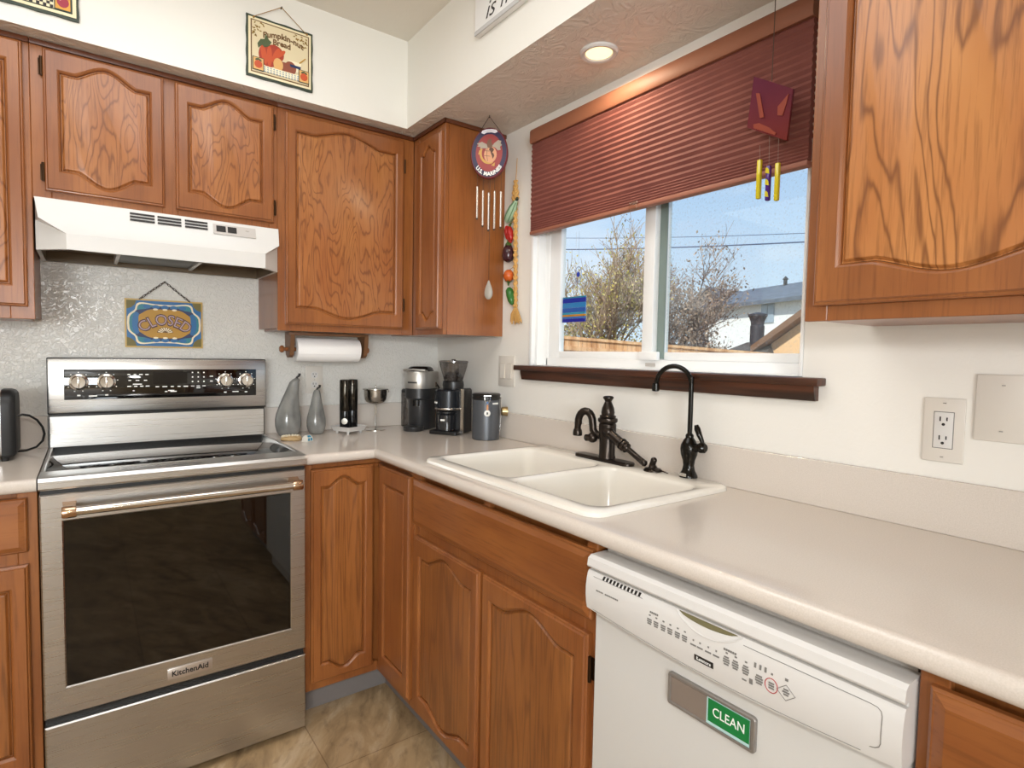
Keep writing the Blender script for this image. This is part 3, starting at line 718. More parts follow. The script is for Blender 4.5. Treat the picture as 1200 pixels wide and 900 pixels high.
m = MB(); m.box(gx-.030, gx-.0265, gy-.012, gy+.012, SKZ+.005, SKZ+.015, .001); m.obj('badge', M_chrome, ff)

# ================================================================== DISHWASHER (local x runs towards the viewer)
dw = thing('dishwasher', 'white built-in dishwasher under the counter', 'dishwasher', (0, -1.838, 0), -PI/2, world=False)
DWW = .612
m = MB(); m.box(.006, DWW-.006, -.60, -.03, .02, .98); m.obj('tub', M_greym, dw)
m = MB(); R = rectpts(.003, DWW-.003, .115, .86, 3, 3); m.loops([at_y(R, -.60), at_y(R, -.628), at_y(inset(R, .005), -.634), at_y(inset(R, .02), -.635)]); m.obj('door', M_white_app, dw)
m = MB(); m.box(.003, DWW-.003, -.575, -.55, .01, .112); m.obj('kick_plate', M_white_app, dw)
# console: pillow front with a drooping lower edge
ZT = .966
def zlow(x): u = x/DWW; return .842 - .016*math.sin(PI*u)
def conso(x, s):  # s 0 bottom .. 1 top of the fascia
    zl = zlow(x); z = zl+(.932-zl)*s; y = -.655-.0075*math.sin(PI*min(max(s, 0), 1))**.7
    return (x, y, z)
m = MB(); nx = 24; rows = []
for i in range(nx+1):
    x = .0005+(DWW-.001)*i/nx; zl = zlow(x)
    rows.append([(x, -.60, zl), (x, -.640, zl), (x, -.6525, zl+.002)]+[conso(x, s) for s in (.05, .2, .4, .6, .8, .95)]+[(x, -.6535, .9325), (x, -.645, .933), (x, -.645, .9395), (x, -.6575, .940), (x, -.660, .944), (x, -.657, .960), (x, -.648, ZT), (x, -.60, ZT)])
m.loops(rows); cs = m.obj('console', M_white_pl, dw, smooth=.5)
def onface(x, z, out=.0006):
    zl = zlow(x); s = min(max((z-zl)/(.932-zl), 0), 1); p = conso(x, s); return Vector((x, p[1]-out, z))
def patch(name, pts, mt, par, out=.0006):
    m = MB(); m.loops([[onface(x, z, -.001) for x, z in pts], [onface(x, z, out) for x, z in pts]]); return m.obj(name, mt, par)
# groove shadow line with intake slats at its left end and the handle pocket in the middle
m = MB()
for k in range(11):
    x = .048+.0098*k; m.loops([[onface(a, b, -.002) for a, b in ((x, .9315), (x+.005, .9315), (x+.0035, .924), (x-.0015, .924))], [onface(a, b, .0007) for a, b in ((x, .9315), (x+.005, .9315), (x+.0035, .924), (x-.0015, .924))]])
m.obj('intake_vent', M_slot, cs)
pk = [(.243, .9315)]+[(.243+.119*k/12, .9315-.009*math.sin(PI*k/12)**.6) for k in range(1, 12)]+[(.362, .9315)]
patch('handle_recess', pk, mat('recess_olive', '6F6848', .5), cs, .0008)
lp = [(.236, .9315)]+[(.236+.135*k/14, .9315-.026*math.sin(PI*k/14)**.75) for k in range(1, 14)]+[(.371, .9315)]
m = MB(); m.tube([onface(x, z, .0003) for x, z in lp], .0013, 6); m.obj('handle_scoop_edge', M_white_pl, cs)
m = MB()
lines = [(.018, .9225), (.565, .9225), (.583, .918), (.588, .905), (.588, .868), (.583, .860), (.567, .856)]
m.tube([onface(.02+.545*k/20, .923 if k else .923, .0002) for k in range(0, 6)], .0005, 5)
m.tube([onface(.375+.195*k/12, .9215, .0002) for k in range(13)]+[onface(x, z, .0002) for x, z in ((.579, .9205), (.584, .917), (.586, .911), (.586, .90), (.586, .885), (.586, .872), (.584, .866), (.579, .862), (.572, .860))], .0006, 5)
m.tube([onface(.02+.54*k/30, zlow(.02+.54*k/30)+.0085, .0003) for k in range(31)], .0005, 5)
m.obj('fascia_line', M_greyt, cs)
m = MB()
def mark(x, z, w, h):
    m.loops([[onface(a, b, -.0005) for a, b in ((x-w/2, z-h/2), (x+w/2, z-h/2), (x+w/2, z+h/2), (x-w/2, z+h/2))], [onface(a, b, .0006) for a, b in ((x-w/2, z-h/2), (x+w/2, z-h/2), (x+w/2, z+h/2), (x-w/2, z+h/2))]])
def flush(name):
    global m
    m.obj(name, M_greyt, cs); m = MB()
for k in range(5): mark(.034+.0042*k, .897, .003, .003)
for k in range(9): mark(.060+.0042*k, .897, .003, .003)
flush('maker_print')
for x0, n_, w in ((.176, 5, .003), (.338, 6, .0033)):
    for k in range(n_): mark(x0+.0042*k+.004, .905 if n_ == 5 else .9015, w, .0035)
    flush('heading_print')
for i, x in enumerate((.179, .195, .212, .228, .245, .261)):
    for q in range(3): mark(x, .890-.0042*q, .011-.002*(q == 2), .0028)
    mark(x, .8985, .004, .0025); flush('cycle_button')
for x in (.280, .294, .311, .327): mark(x, .882, .012, .0028); mark(x, .891, .003, .003); flush('status_light')
for x in (.347, .364, .383):
    for q in range(4): mark(x, .889-.0042*q, .012-.003*(q in (0, 3)), .0028)
    mark(x, .8965, .004, .0025); flush('option_button')
for k in range(3): mark(.399+.009*k, .899, .0035, .008)
for q in range(4): mark(.407, .884-.0042*q, .013-.003*(q in (0, 3)), .0028)
flush('delay_button')
mark(.393, .868, .006, .009); mark(.381, .865, .008, .0025); flush('lock_print')
for q in range(3): mark(.428, .882-.0042*q, .009, .0026)
mark(.428, .897, .003, .003); flush('cancel_print')
for q in range(3): mark(.452, .883-.0042*q, .011-.003*(q != 1), .0026)
mark(.452, .899, .005, .004); flush('start_print')
m = MB(); m.tube([onface(.428+.0105*math.cos(2*PI*k/20), .878+.0118*math.sin(2*PI*k/20), .0004) for k in range(20)], .0007, 5, True); m.obj('cancel_ring', M_red, cs)
m = MB(); m.tube([onface(.452+a, .878+b, .0004) for a, b in ((.015, 0), (0, .013), (-.015, 0), (0, -.013))], .0006, 5, True); m.obj('start_diamond', M_greyt, cs)
bd = patch('maker_badge', [(.283, .8665), (.322, .8665), (.322, .8555), (.283, .8555)], M_blackink, cs, .0008)
m = MB(); m.text('Kenmore', .0098, lambda u, v, d: tuple(onface(.3025+u*.80, .861+v, .0009+d)), .0005); m.obj('lettering', M_whiteink, bd)

# sliding magnet on the dishwasher door
mg = thing('clean_dirty_magnet', 'grey sliding magnet sign reading CLEAN on the dishwasher door', 'magnet sign', (0, -1.838, .73), -PI/2, world=False); mg['_world'] = (0, 0, .73)
mx0, mx1, mz0, mz1, my = .212, .393, .7305, .7945, -.635
m = MB(); R = [(a, b) for a, b, _ in rrect(mx0, mx1, mz0, mz1, .006, 0, 4)]
m.loops([at_y(R, my), at_y(R, my-.006), at_y(inset(R, -.0), my-.006), at_y(inset(R, .0015), my-.008), at_y(inset(R, .006), my-.008), at_y(inset(R, .007), my-.0055)], True, True)
m.obj('frame', mat('magnet_frame', '8C8680', .3, .35), mg)
m = MB(); m.box(mx0+.0075, .2985, my-.0062, my-.0052, mz0+.0075, mz1-.0075); m.obj('blank_window', mat('magnet_window', '85786E', .25), mg)
m = MB(); m.box(.299, mx1-.010, my-.0070, my-.0056, mz0+.0075, mz1-.0075); sl = m.obj('slider', mat('slider_back', 'B5D8D6', .35), mg)
m = MB(); m.box(.3025, mx1-.010, my-.0078, my-.0068, mz0+.0135, mz1-.0085); m.obj('green_panel', M_green, sl)
m = MB(); m.text('CLEAN', .0215, lambda u, v, d: (.3435+u*.95, my-.0078-d, .7652+v*1.12), .0006); m.obj('lettering', M_whiteink, sl)

# ================================================================== WINDOW
wn = bpy.data.objects.new('window_1', None); COL.objects.link(wn); wn.location = (.06, -1.384, WZ0); wn['kind'] = 'structure'; wn['_world'] = tuple(wn.location)
FX0, FX1 = .052, .118
m = MB()
m.box(FX0, FX1, WY1-.062, WY1-.001, WZ0+.001, WZ1-.001, .003); m.box(FX0, FX1, WY0+.001, WY0+.026, WZ0+.001, WZ1-.001, .003)
m.box(FX0, FX1, WY0+.02, WY1-.05, WZ0+.001, WZ0+.036, .003); m.box(FX0, FX1, WY0+.02, WY1-.05, WZ1-.04, WZ1-.001, .003)
m.obj('window_frame', M_vinyl, wn)
m = MB()   # stepped return of the jamb and the flat casing lip round the opening
m.box(-.004, .052, WY1-.018, WY1-.001, WZ0+.001, WZ1, .002); m.box(.015, .052, WY1-.034, WY1-.016, WZ0+.001, WZ1, .002); m.box(-.004, .052, WY0+.001, WY0+.010, WZ0+.001, WZ1, .002)
m.box(.0, .052, WY0+.008, WY1-.03, WZ0+.001, WZ0+.004, .001)
m.obj('jamb_liner', M_vinyl, wn)
def sash(x0, x1, ya, yb_, z0, z1, st, glass):
    """ya > yb_"""
    m = MB()
    m.box(x0, x1, ya-st[0], ya, z0, z1, .002); m.box(x0, x1, yb_, yb_+st[1], z0, z1, .002)
    m.box(x0, x1, yb_+st[1]-.001, ya-st[0]+.001, z0, z0+st[2], .002); m.box(x0, x1, yb_+st[1]-.001, ya-st[0]+.001, z1-.04, z1, .002)
    s_ = m.obj('sash', M_vinyl, wn)
    m = MB(); xm = (x0+x1)/2; m.box(xm-.002, xm+.002, yb_+st[1]-.004, ya-st[0]+.004, z0+st[2]-.004, z1-.036); m.obj('pane', glass, s_)
    return s_
sash(.056, .084, -.862, -1.415, WZ0+.036, WZ1-.042, (.066, .046, .028), M_pane)
s2 = sash(.088, .114, -1.395, WY0+.025, WZ0+.036, WZ1-.042, (.045, .018, .028), M_pane_d)
m = MB(); m.box(.083, .0875, -1.445, -1.402, WZ0+.04, WZ1-.05); m.obj('stile_shade_strip', mat('stile_shade_grey_green', '7F8E88', .4), s2)  # strip colours in the shade on the outer sash stile
m = MB(); m.box(.038, .0555, -1.452, -1.370, 1.398, 1.428, .003); m.obj('sash_latch', M_vinyl, wn)
m = MB(); m.box(.048, .0525, -1.436, -1.395, 1.376, 1.388, .001); m.obj('frame_badge', M_greym, wn)
m = MB(); m.box(-.045, .05, -2.028, -.745, 1.342, WZ0, .003)
m.prism([(-.020, 1.302), (-.020, 1.3425), (-.030, 1.3425), (-.0285, 1.330), (-.022, 1.306)], lambda u, v, d: (u, d, v), -2.012, -.775)
m.box(-.021, -.0015, -2.012, -.775, 1.302, 1.3425); m.obj('window_sill', M_sill, wn)

# ================================================================== BLIND
def fabric():
    m = mat('russet_cellular_fabric', '8A4236', .75); b = bsdf(m)
    v = coords(m); c = mixc(m, ramp(m, noise(m, v, 8, 3), [(.35, (0, 0, 0)), (.65, (1, 1, 1))]), '733E36', '7E473D'); LK(m, c, b.inputs['Base Color']); return m
bl = thing('window_blind', 'russet pleated cellular shade lowered over the upper window', 'blind', (-.03, -1.4, 2.285))
BY0, BY1 = -1.977, -.836
m = MB(); m.prism([(-.0025, 2.286), (-.0025, 2.342), (-.045, 2.342), (-.050, 2.334), (-.050, 2.292), (-.046, 2.286)], lambda u, v, d: (u, d, v), BY0, BY1); m.obj('headrail', mat('russet_headrail', '8E5A42', .55), bl)
pts = []; z = 2.286; k = 0
while z > 1.975: pts.append((-.0405 if k % 2 else -.0350, z)); z -= .0098; k += 1
while z > 1.926: pts.append((-.039 if k % 2 else -.036, z)); z -= .0045; k += 1
m = MB(); back = [(-.022 if i % 2 else -.012, z) for i, (x, z) in enumerate(pts) if z > 1.975]+[(-.019, z) for x, z in pts if z <= 1.975]
poly = pts+back[::-1]
m.prism(poly, lambda u, v, d: (u, d, v), BY0+.002, BY1-.002); m.obj('pleated_shade', fabric(), bl, smooth=0)
m = MB(); m.box(-.043, -.012, BY0+.001, BY1-.001, 1.912, 1.926, .003); br_ = m.obj('bottom_rail', mat('russet_bottom_rail', '9C6450', .55), bl)
m = MB(); m.box(-.046, -.040, -1.418, -1.380, 1.908, 1.936, .002); m.obj('pull_tab', glass_mat('clear_tab', (.9, .85, .8), .15), br_)

# ================================================================== RECESSED CEILING LIGHT
rl = thing('recessed_light', 'round white recessed light glowing in the soffit underside', 'light', (-.188, -1.362, ZS))
m = MB(); m.lathe([(.062, 0), (.061, -.006), (.056, -.010), (.046, -.008), (.042, -.002)], (-.188, -1.362, ZS), n=40, cap0=False, cap1=False); m.obj('trim_ring', M_white_pl, rl)
m = MB(); m.lathe([(.043, -.0035), (.020, -.0045), (.001, -.005)], (-.188, -1.362, ZS), n=32, cap0=False); m.obj('bulb_lens', M_bulb, rl)
lamp('recessed_lamp', 'AREA', (-.188, -1.362, ZS-.02), (-.188, -1.362, 0), 3.0, (1, .86, .62), shape='DISK', size=.08)

# ================================================================== WALL PLATES
def recept(p, par, flip=1):
    pass
def outlet(name, label, frame, w, h, loc, kind):
    """frame(u, v, d): u right, v up from the plate centre, d out of the wall"""
    t = thing(name, label, 'wall plate', loc)
    def bx(mb, u0, u1, v0, v1, d0, d1, b=0.):
        P = [frame(u, v, d) for u in (u0, u1) for v in (v0, v1) for d in (d0, d1)]
        lo = [min(p[i] for p in P) for i in range(3)]; hi = [max(p[i] for p in P) for i in range(3)]
        mb.box(lo[0], hi[0], lo[1], hi[1], lo[2], hi[2], b)
    m = MB(); bx(m, -w/2, w/2, -h/2, h/2, .0005, .006, .0025); pl_ = m.obj('plate', M_plate, t)
    def screw(v, u=0):
        m = MB(); a = Vector(frame(u, v, .0055)); b = Vector(frame(u, v, .0072)); m.cyl(a, b, .0036, n=12); s_ = m.obj('screw', M_plate, t)
        m = MB(); bx(m, u-.003, u+.003, v-.0006, v+.0006, .0070, .0075); m.obj('slot', M_slot, s_)
    if kind == 'blank': screw(h*.34); screw(-h*.34); return t
    if kind == 'decora':
        m = MB(); bx(m, -.0175, .0175, -.040, .040, .0055, .0078, .001); r_ = m.obj('receptacle', M_white_pl, t)
        m = MB(); bx(m, -.019, .019, -.0415, .0415, .0055, .0062); m.obj('inset_line', M_greyt, t)
        cs_ = (.021, -.021)
        screw(h*.42); screw(-h*.42)
    elif kind == 'duplex':
        m = MB(); 
        for s_ in (1, -1): m.lathe([(.0165, .0055), (.0165, .0078)], frame(0, s_*.023, 0), Vector(frame(0, 0, 1))-Vector(frame(0, 0, 0)), 24)
        r_ = m.obj('receptacle', M_white_pl, t); cs_ = (.023, -.023); screw(0)
    if kind in ('decora', 'duplex'):
        m = MB()
        for c0 in cs_:
            bx(m, -.0075, -.0050, c0-.001, c0+.009, .0076, .0082); bx(m, .0050, .0075, c0, c0+.008, .0076, .0082)
            m.lathe([(.0032, .0076), (.0032, .0082)], frame(0, c0-.008, 0), Vector(frame(0, 0, 1))-Vector(frame(0, 0, 0)), 12)
        m.obj('socket_slots', M_slot, r_)
    if kind == 'switches':
        for u in (-.026, .026):
            m = MB(); bx(m, u-.0175, u+.0175, -.036, .036, .0055, .0070); m.obj('switch_bezel', mat('switch_bezel', 'CFC6B8', .4), t)
            m = MB(); P = [(u-.015, -.033), (u+.015, -.033), (u+.015, .033), (u-.015, .033)]
            m.loops([[frame(a, b, .0065) for a, b in P], [frame(a, b, .0085 if b > 0 else .0115) for a, b in P]]); m.obj('rocker_switch', M_plate, t)
    return t
FB = lambda cx, cz: (lambda u, v, d: (cx+u, -d, cz+v))
FR = lambda cy, cz: (lambda u, v, d: (-d, cy-u, cz+v))
outlet('outlet', 'cream duplex outlet on the stove wall behind the small grey gourd vase', FB(-.678, 1.272), .082, .132, (-.678, 0, 1.272), 'duplex')
outlet('outlet', 'cream rectangular outlet on the window wall with two black-slotted sockets', FR(-2.285, 1.258), .077, .144, (0, -2.285, 1.258), 'decora')
outlet('blank_wall_plate', 'plain blank wall plate with two screws at the right photo edge', FR(-2.384, 1.315), .092, .142, (0, -2.384, 1.315), 'blank')
outlet('light_switch', 'double rocker light switch left of the window sill', FR(-.642, 1.333), .122, .140, (0, -.642, 1.333), 'switches')

# ================================================================== WALL SIGNS
M_cream = mat('aged_cream', 'E9DDB6', .5); M_darkgreen = mat('dark_green_edge', '2E3A2C', .5)
M_ochre = mat('ochre', 'B98A2C', .45); M_blue = mat('sign_blue', '2368A0', .4); M_navy = mat('sign_navy', '1B2F5A', .4); M_teal = mat('sign_teal', '2A7F8C', .4)
M_pump = mat('pumpkin_orange', 'C2512A', .5); M_pumpd = mat('pumpkin_red', 'A33822', .5); M_leaf = mat('leaf_green', '4C5A38', .5); M_brown = mat('print_brown', '6B4A22', .5)
M_tan = mat('bread_tan', 'D9A968', .5); M_gold = mat('gold_line', 'CDAA5E', .4); M_palep = mat('pale_print', 'F2E4C4', .5); M_string = mat('twine', '9A7436', .8)
class Flat:
    """flat printed shapes on a wall-hung panel; u right, v up, metres from the centre"""
    def __init__(s, par, fn): s.p = par; s.fn = fn; s.d = .0004
    def poly(s, name, P, mt, t=.0008):
        m = MB()
        for i, q in enumerate(P if isinstance(P[0][0], (tuple, list)) else [P]):
            m.loops([[s.fn(u, v, s.d-.0006) for u, v in q], [s.fn(u, v, s.d+t+.00006*(i % 5)) for u, v in q]])
        return m.obj(name, mt, s.p)
    def ell(s, u, v, a, b, n=20, r=0., a0=0, a1=2*PI):
        return [(u+a*math.cos(t)*math.cos(r)-b*math.sin(t)*math.sin(r), v+a*math.cos(t)*math.sin(r)+b*math.sin(t)*math.cos(r)) for t in [a0+(a1-a0)*i/(n-(0 if a1-a0 > 6.2 else 1)) for i in range(n)]]
    def rect(s, u0, u1, v0, v1): return [(u0, v0), (u1, v0), (u1, v1), (u0, v1)]
    def text(s, name, t, size, u, v, mt, warp=None, su=1., shear=0., bold=0.):
        m = MB()
        def f(a, b, d):
            a *= su
            if warp: a, b = warp(a, b)
            return s.fn(u+a, v+b, s.d+d)
        m.text(t, size, f, .0012, 'CENTER', shear, bold); return m.obj(name, mt, s.p)
    def frame(s, name, u0, u1, v0, v1, w, mt): 
        return s.poly(name, [s.rect(u0, u1, v0, v0+w), s.rect(u0, u1, v1-w, v1), s.rect(u0, u0+w, v0, v1), s.rect(u1-w, u1, v0, v1)], mt)
def panel_on(t, fn, w, h, th, mt, wob=0.):
    m = MB(); P = []
    for (a, b), (c, d) in zip(((-w/2, -h/2), (w/2, -h/2), (w/2, h/2), (-w/2, h/2)), ((w/2, -h/2), (w/2, h/2), (-w/2, h/2), (-w/2, -h/2))):
        for i in range(14):
            u = i/14; x = a+(c-a)*u; y = b+(d-b)*u; k = wob*math.sin(u*PI*6); P.append((x+(k if a == c else 0), y+(k if b == d else 0)))
    m.loops([[fn(u, v, -th) for u, v in P], [fn(u, v, 0) for u, v in P]]); return m.obj('board', mt, t)

# CLOSED sign over the stove
t = thing('closed_sign', 'small blue and gold sign reading CLOSED hung above the stove', 'sign', (-1.299, -.008, 1.412))
fn = lambda u, v, d: (-1.299+u, -.010-d, 1.510+v)
panel_on(t, fn, .280, .196, .007, M_gold); f = Flat(t, fn)
f.poly('blue_field', f.rect(-.134, .134, -.092, .092), M_blue); f.d = .0014
M_fan = mat('olive_fan', '6F6428', .45)
for a, b in ((-1, -1), (-1, 1), (1, -1), (1, 1)): f.poly('corner_fan', [(a*.134, b*.092), (a*.134, b*.056), (a*.118, b*.062), (a*.106, b*.074), (a*.100, b*.092)], M_fan)
def scroll(k, w, h):
    P = []
    for i in range(64):
        a = 2*PI*i/64; c, s_ = math.cos(a), math.sin(a)
        r = 1+.07*math.cos(6*a)*k
        P.append((w*r*math.copysign(abs(c)**.55, c), h*r*math.copysign(abs(s_)**.55, s_)))
    return P
f.poly('cream_scroll', scroll(1.0, .124, .084), M_palep); f.d = .0024
f.poly('blue_scroll', scroll(1.0, .117, .078), M_teal); f.d = .0032
f.poly('navy_scroll', scroll(-.8, .106, .067), M_navy); f.d = .0040
f.poly('blue_leaf', [f.ell(s_*.100, 0, .016, .045, 20) for s_ in (-1, 1)]+[f.ell(k*.032, s_*.068, .014, .008, 14) for k in (-2, -1, 0, 1, 2) for s_ in (-1, 1)], M_blue)
f.d = .0048
P = []
for i in range(64):
    a = 2*PI*i/64; c, s_ = math.cos(a), math.sin(a); P.append(((.094)*math.copysign(abs(c)**.35, c), (.053+.006*math.cos(4*a))*math.copysign(abs(s_)**.5, s_)))
f.poly('gold_center', P, M_ochre); f.d = .0056
f.poly('gold_bead', [f.ell(k*.034, s_*.058, .009, .004, 12) for k in (-1, 0, 1) for s_ in (-1, 1)], M_palep)
arc = lambda a, b: ((.115+b)*math.sin(a/.115), (.115+b)*math.cos(a/.115)-.115)
f.text('letter_outline', 'CLOSED', .050, 0, .014, mat('letter_plum', '4A2A2E', .5), lambda a, b: arc(a*1.12, b*1.25), .95, 0, .045)
f.d = .0066; f.text('lettering', 'CLOSED', .043, .0, .0145, mat('letter_lilac', 'B9A0A6', .5), lambda a, b: arc(a*1.12*1.163, b*1.25*1.1), .95, 0, -.006)
f.d = .0056
f.poly('shell_fan', [f.ell(0, -.040, .030, .026, 14, 0, .15, PI-.15)], M_brown); f.d = .0066
f.poly('fan_rib', [[(.010*math.cos(a-.10), -.038+.009*math.sin(a-.10)), (.027*math.cos(a-.11), -.038+.023*math.sin(a-.11)), (.027*math.cos(a+.11), -.038+.023*math.sin(a+.11)), (.010*math.cos(a+.10), -.038+.009*math.sin(a+.10))] for a in [PI*(k+.9)/8.8 for k in range(8)]], M_palep)
def chain(par, A, B, n, sag=0.):
    A, B = Vector(A), Vector(B); m = MB(); d = (B-A)/n; dn = d.normalized(); s1 = Vector((0, 1, 0)); s2 = dn.cross(s1)
    for i in range(n):
        c = A+d*(i+.5); sd = s2 if i % 2 else (s1*.6+s2*.5).normalized()
        L = [c+dn*d.length*.62*math.cos(2*PI*k/12)+sd*.0033*math.sin(2*PI*k/12) for k in range(12)]
        m.tube(L, .0011, 5, True)
    return m
top = (-1.298, -.008, 1.683)
m = chain(t, (-1.388, -.013, 1.607), top, 9); o1 = m.obj('chain', M_hinge, t)
m = chain(t, top, (-1.208, -.013, 1.607), 9); m.obj('chain', M_hinge, t)
m = MB(); m.cyl((-1.298, -.001, 1.683), (-1.298, -.012, 1.684), .002, n=8); m.obj('nail', M_hinge, t)

# pumpkin-nut bread plaque
t = thing('recipe_plaque', 'cream plaque reading Pumpkin-nut Bread hung from twine on the soffit', 'sign', (-.938, -SOF-.005, 2.438))
fn = lambda u, v, d: (-.938+u, -SOF-.009-d, 2.550+v)
panel_on(t, fn, .247, .224, .008, M_darkgreen, .0012); f = Flat(t, fn)
f.poly('cream_border', f.rect(-.1165, .1165, -.104, .104), M_cream); f.d = .0012
f.poly('inner_line', f.rect(-.1085, .1085, -.096, .096), M_brown); f.d = .0020
f.poly('picture_field', f.rect(-.1045, .1045, -.092, .092), mat('parchment', 'DCCDA8', .5)); f.d = .0028
hump = lambda a, b: (a, b+.010-2.6*a*a)
f.text('lettering', 'Pumpkin-nut', .030, .010, .052, M_brown, hump, .98, 0, .03); f.text('lettering', 'Bread', .029, .004, .031, M_brown, lambda a, b: (a, b+.004-2.*a*a), .98, 0, .03)
rnd = random.Random(5); M_autumn = mat('autumn_leaf', '8A6A28', .5)
for side in (-1, 1):
    lv = []
    for k in range(30):
        a, b = rnd.uniform(.0, .05), rnd.uniform(0, .052)
        if a+b < .062: lv.append(f.ell(side*(.101-a), .089-b, .0045, .0022, 8, rnd.uniform(0, 3)))
    f.poly('leaf_sprig', lv, M_autumn)
f.poly('pumpkin', [f.ell(-.045, -.022, .036, .042, 24), f.ell(-.022, -.008, .034, .032, 24)], M_pumpd); f.d = .0036
f.poly('pumpkin_rib', [f.ell(-.062, -.022, .010, .036, 18, .18), f.ell(-.042, -.023, .010, .038, 18), f.ell(-.018, -.014, .010, .032, 18, -.4), f.ell(-.001, -.004, .008, .024, 18, -.8)], M_pump); f.d = .0044
f.poly('pumpkin_leaf', [[(-.085, .012), (-.074, .030), (-.060, .034), (-.055, .056), (-.044, .036), (-.034, .030), (-.044, .012), (-.060, .004), (-.068, .010), (-.082, -.004)]], M_leaf)
f.poly('bread_loaf', [f.ell(.036, -.045, .022, .025, 18)+[], f.rect(.000, .036, -.068, -.030)], mat('loaf_crust', '8A4A34', .5)); f.d = .0052
f.poly('bread_slice', f.ell(-.010, -.046, .018, .024, 18), M_tan)
f.d = .0040
f.poly('bowl', [[(.030, -.016), (.078, -.016), (.073, -.045), (.062, -.056), (.046, -.056), (.036, -.045)]], M_palep); f.d = .0048
f.poly('bowl_band', [[(.033, -.030), (.076, -.030), (.0745, -.040), (.036, -.040)]], M_navy)
f.poly('spoon', [[(.068, -.016), (.092, .008), (.095, .006), (.073, -.018)]], M_ochre); f.d = .0056
f.poly('checked_cloth', [f.rect(-.062, .072, -.086, -.064)], M_palep); f.d = .0062
f.poly('cloth_check', [f.rect(-.062+.0112*k, -.0565+.0112*k, -.086+.0073*j+(.0), -.0825+.0073*j) for k in range(12) for j in range(3)], mat('cloth_blue', '6F93A8', .5))
f.d = .0060
for u, nm in ((-.083, 'pumpkin'), (.087, 'apple')):
    f.d = .0060; f.poly('corner_tile', f.rect(u-.0205, u+.0205, -.088, -.040), M_darkgreen); f.d = .0068
    f.poly('tile_field', f.rect(u-.0180, u+.0180, -.0855, -.0425), M_tan); f.d = .0076
    f.poly('tile_fruit', f.ell(u, -.066, .014, .014, 18), M_pump); f.d = .0084
    f.poly('tile_leaf', [f.ell(u-.004, -.049, .008, .0035, 10, .4), f.ell(u+.006, -.050, .007, .003, 10, -.5)], M_leaf)
m = MB(); hk = (-.934, -SOF-.010, 2.724)
m.tube([(-1.036, -SOF-.012, 2.655), hk], .0013, 6); m.tube([hk, (-.838, -SOF-.012, 2.652)], .0013, 6)
for x in (-1.036, -.838): m.ball((x, -SOF-.012, 2.653), .004, n=8)
m.obj('twine', M_string, t)
m = MB(); m.cyl((-.934, -SOF, 2.723), (-.934, -SOF-.014, 2.724), .0022, n=8); m.obj('nail', M_hinge, t)

# plaque cut by the top left corner
t = thing('recipe_plaque', 'cream plaque with checkered border and red fruit, cut by the top-left corner', 'sign', (-1.690, -SOF-.005, 2.454))
fn = lambda u, v, d: (-1.690+u, -SOF-.009-d, 2.566+v)
panel_on(t, fn, .247, .224, .008, M_darkgreen, .0012); f = Flat(t, fn)
f.poly('cream_border', f.rect(-.1165, .1165, -.104, .104), M_cream); f.d = .0012
f.poly('picture_field', f.rect(-.1065, .1065, -.095, .095), M_darkgreen); f.d = .0020
f.poly('parchment', f.rect(-.1035, .1035, -.092, .092), mat('parchment_blue', 'D9CFA0', .5)); f.d = .0028
f.poly('blue_bowl', [f.ell(.010, -.028, .055, .040, 30, 0, PI, 2*PI)], mat('bowl_blue', '4F86B8', .4))
f.poly('checker_band', f.rect(-.1035, .062, -.092, -.066), M_cream); f.d = .0036
f.poly('checker', [f.rect(-.1035+.0085*(2*k+j % 2), -.0950+.0085*(2*k+j % 2), -.092+.0085*j, -.0835+.0085*j) for k in range(10) for j in range(3) if -.0950+.0085*(2*k+j % 2) < .0625], M_blackink)
f.poly('corner_tile', f.rect(.060, .1045, -.093, -.040), M_darkgreen); f.d = .0044
f.poly('tile_field', f.rect(.0630, .1015, -.090, -.043), mat('tile_orange', 'D69A3C', .5)); f.d = .0052
f.poly('tile_fruit', f.ell(.0825, -.067, .0155, .0165, 22), mat('plum_red', '9A2238', .45)); f.d = .0060
f.poly('fruit_shine', f.ell(.0755, -.060, .003, .004, 10), M_palep); f.poly('tile_leaf', [f.ell(.088, -.048, .010, .0035, 10, -.3), f.rect(.0815, .0835, -.055, -.046)], M_leaf)

# white script sign on the soffit face above the window
t = thing('script_sign', 'white wooden board with black script lettering on the soffit over the window', 'sign', (-SOF, -1.28, 2.54))
m = MB(); m.box(-SOF-.022, -SOF-.001, -1.62, -.966, 2.543, 2.715, .002); m.obj('board', mat('white_board', 'F0F0EE', .4), t)
m = MB(); m.box(-SOF-.026, -SOF-.0205, -1.62, -.968, 2.541, 2.556, .002); m.obj('lower_edge', mat('board_edge', 'C9C9C8', .4), t)
m = MB(); m.text('is m', .078, lambda u, v, d: (-SOF-.0222-d, -1.030-u*1.25, 2.596+v*1.05), .001, 'LEFT', .38, -.008)
m.obj('lettering', M_blackink, t)

# ================================================================== THINGS ON THE COUNTER
def xf(c, rz):
    M_ = Matrix.Translation(c) @ Matrix.Rotation(rz, 4, 'Z')
    return lambda x, y, z: tuple(M_ @ Vector((x, y, z)))
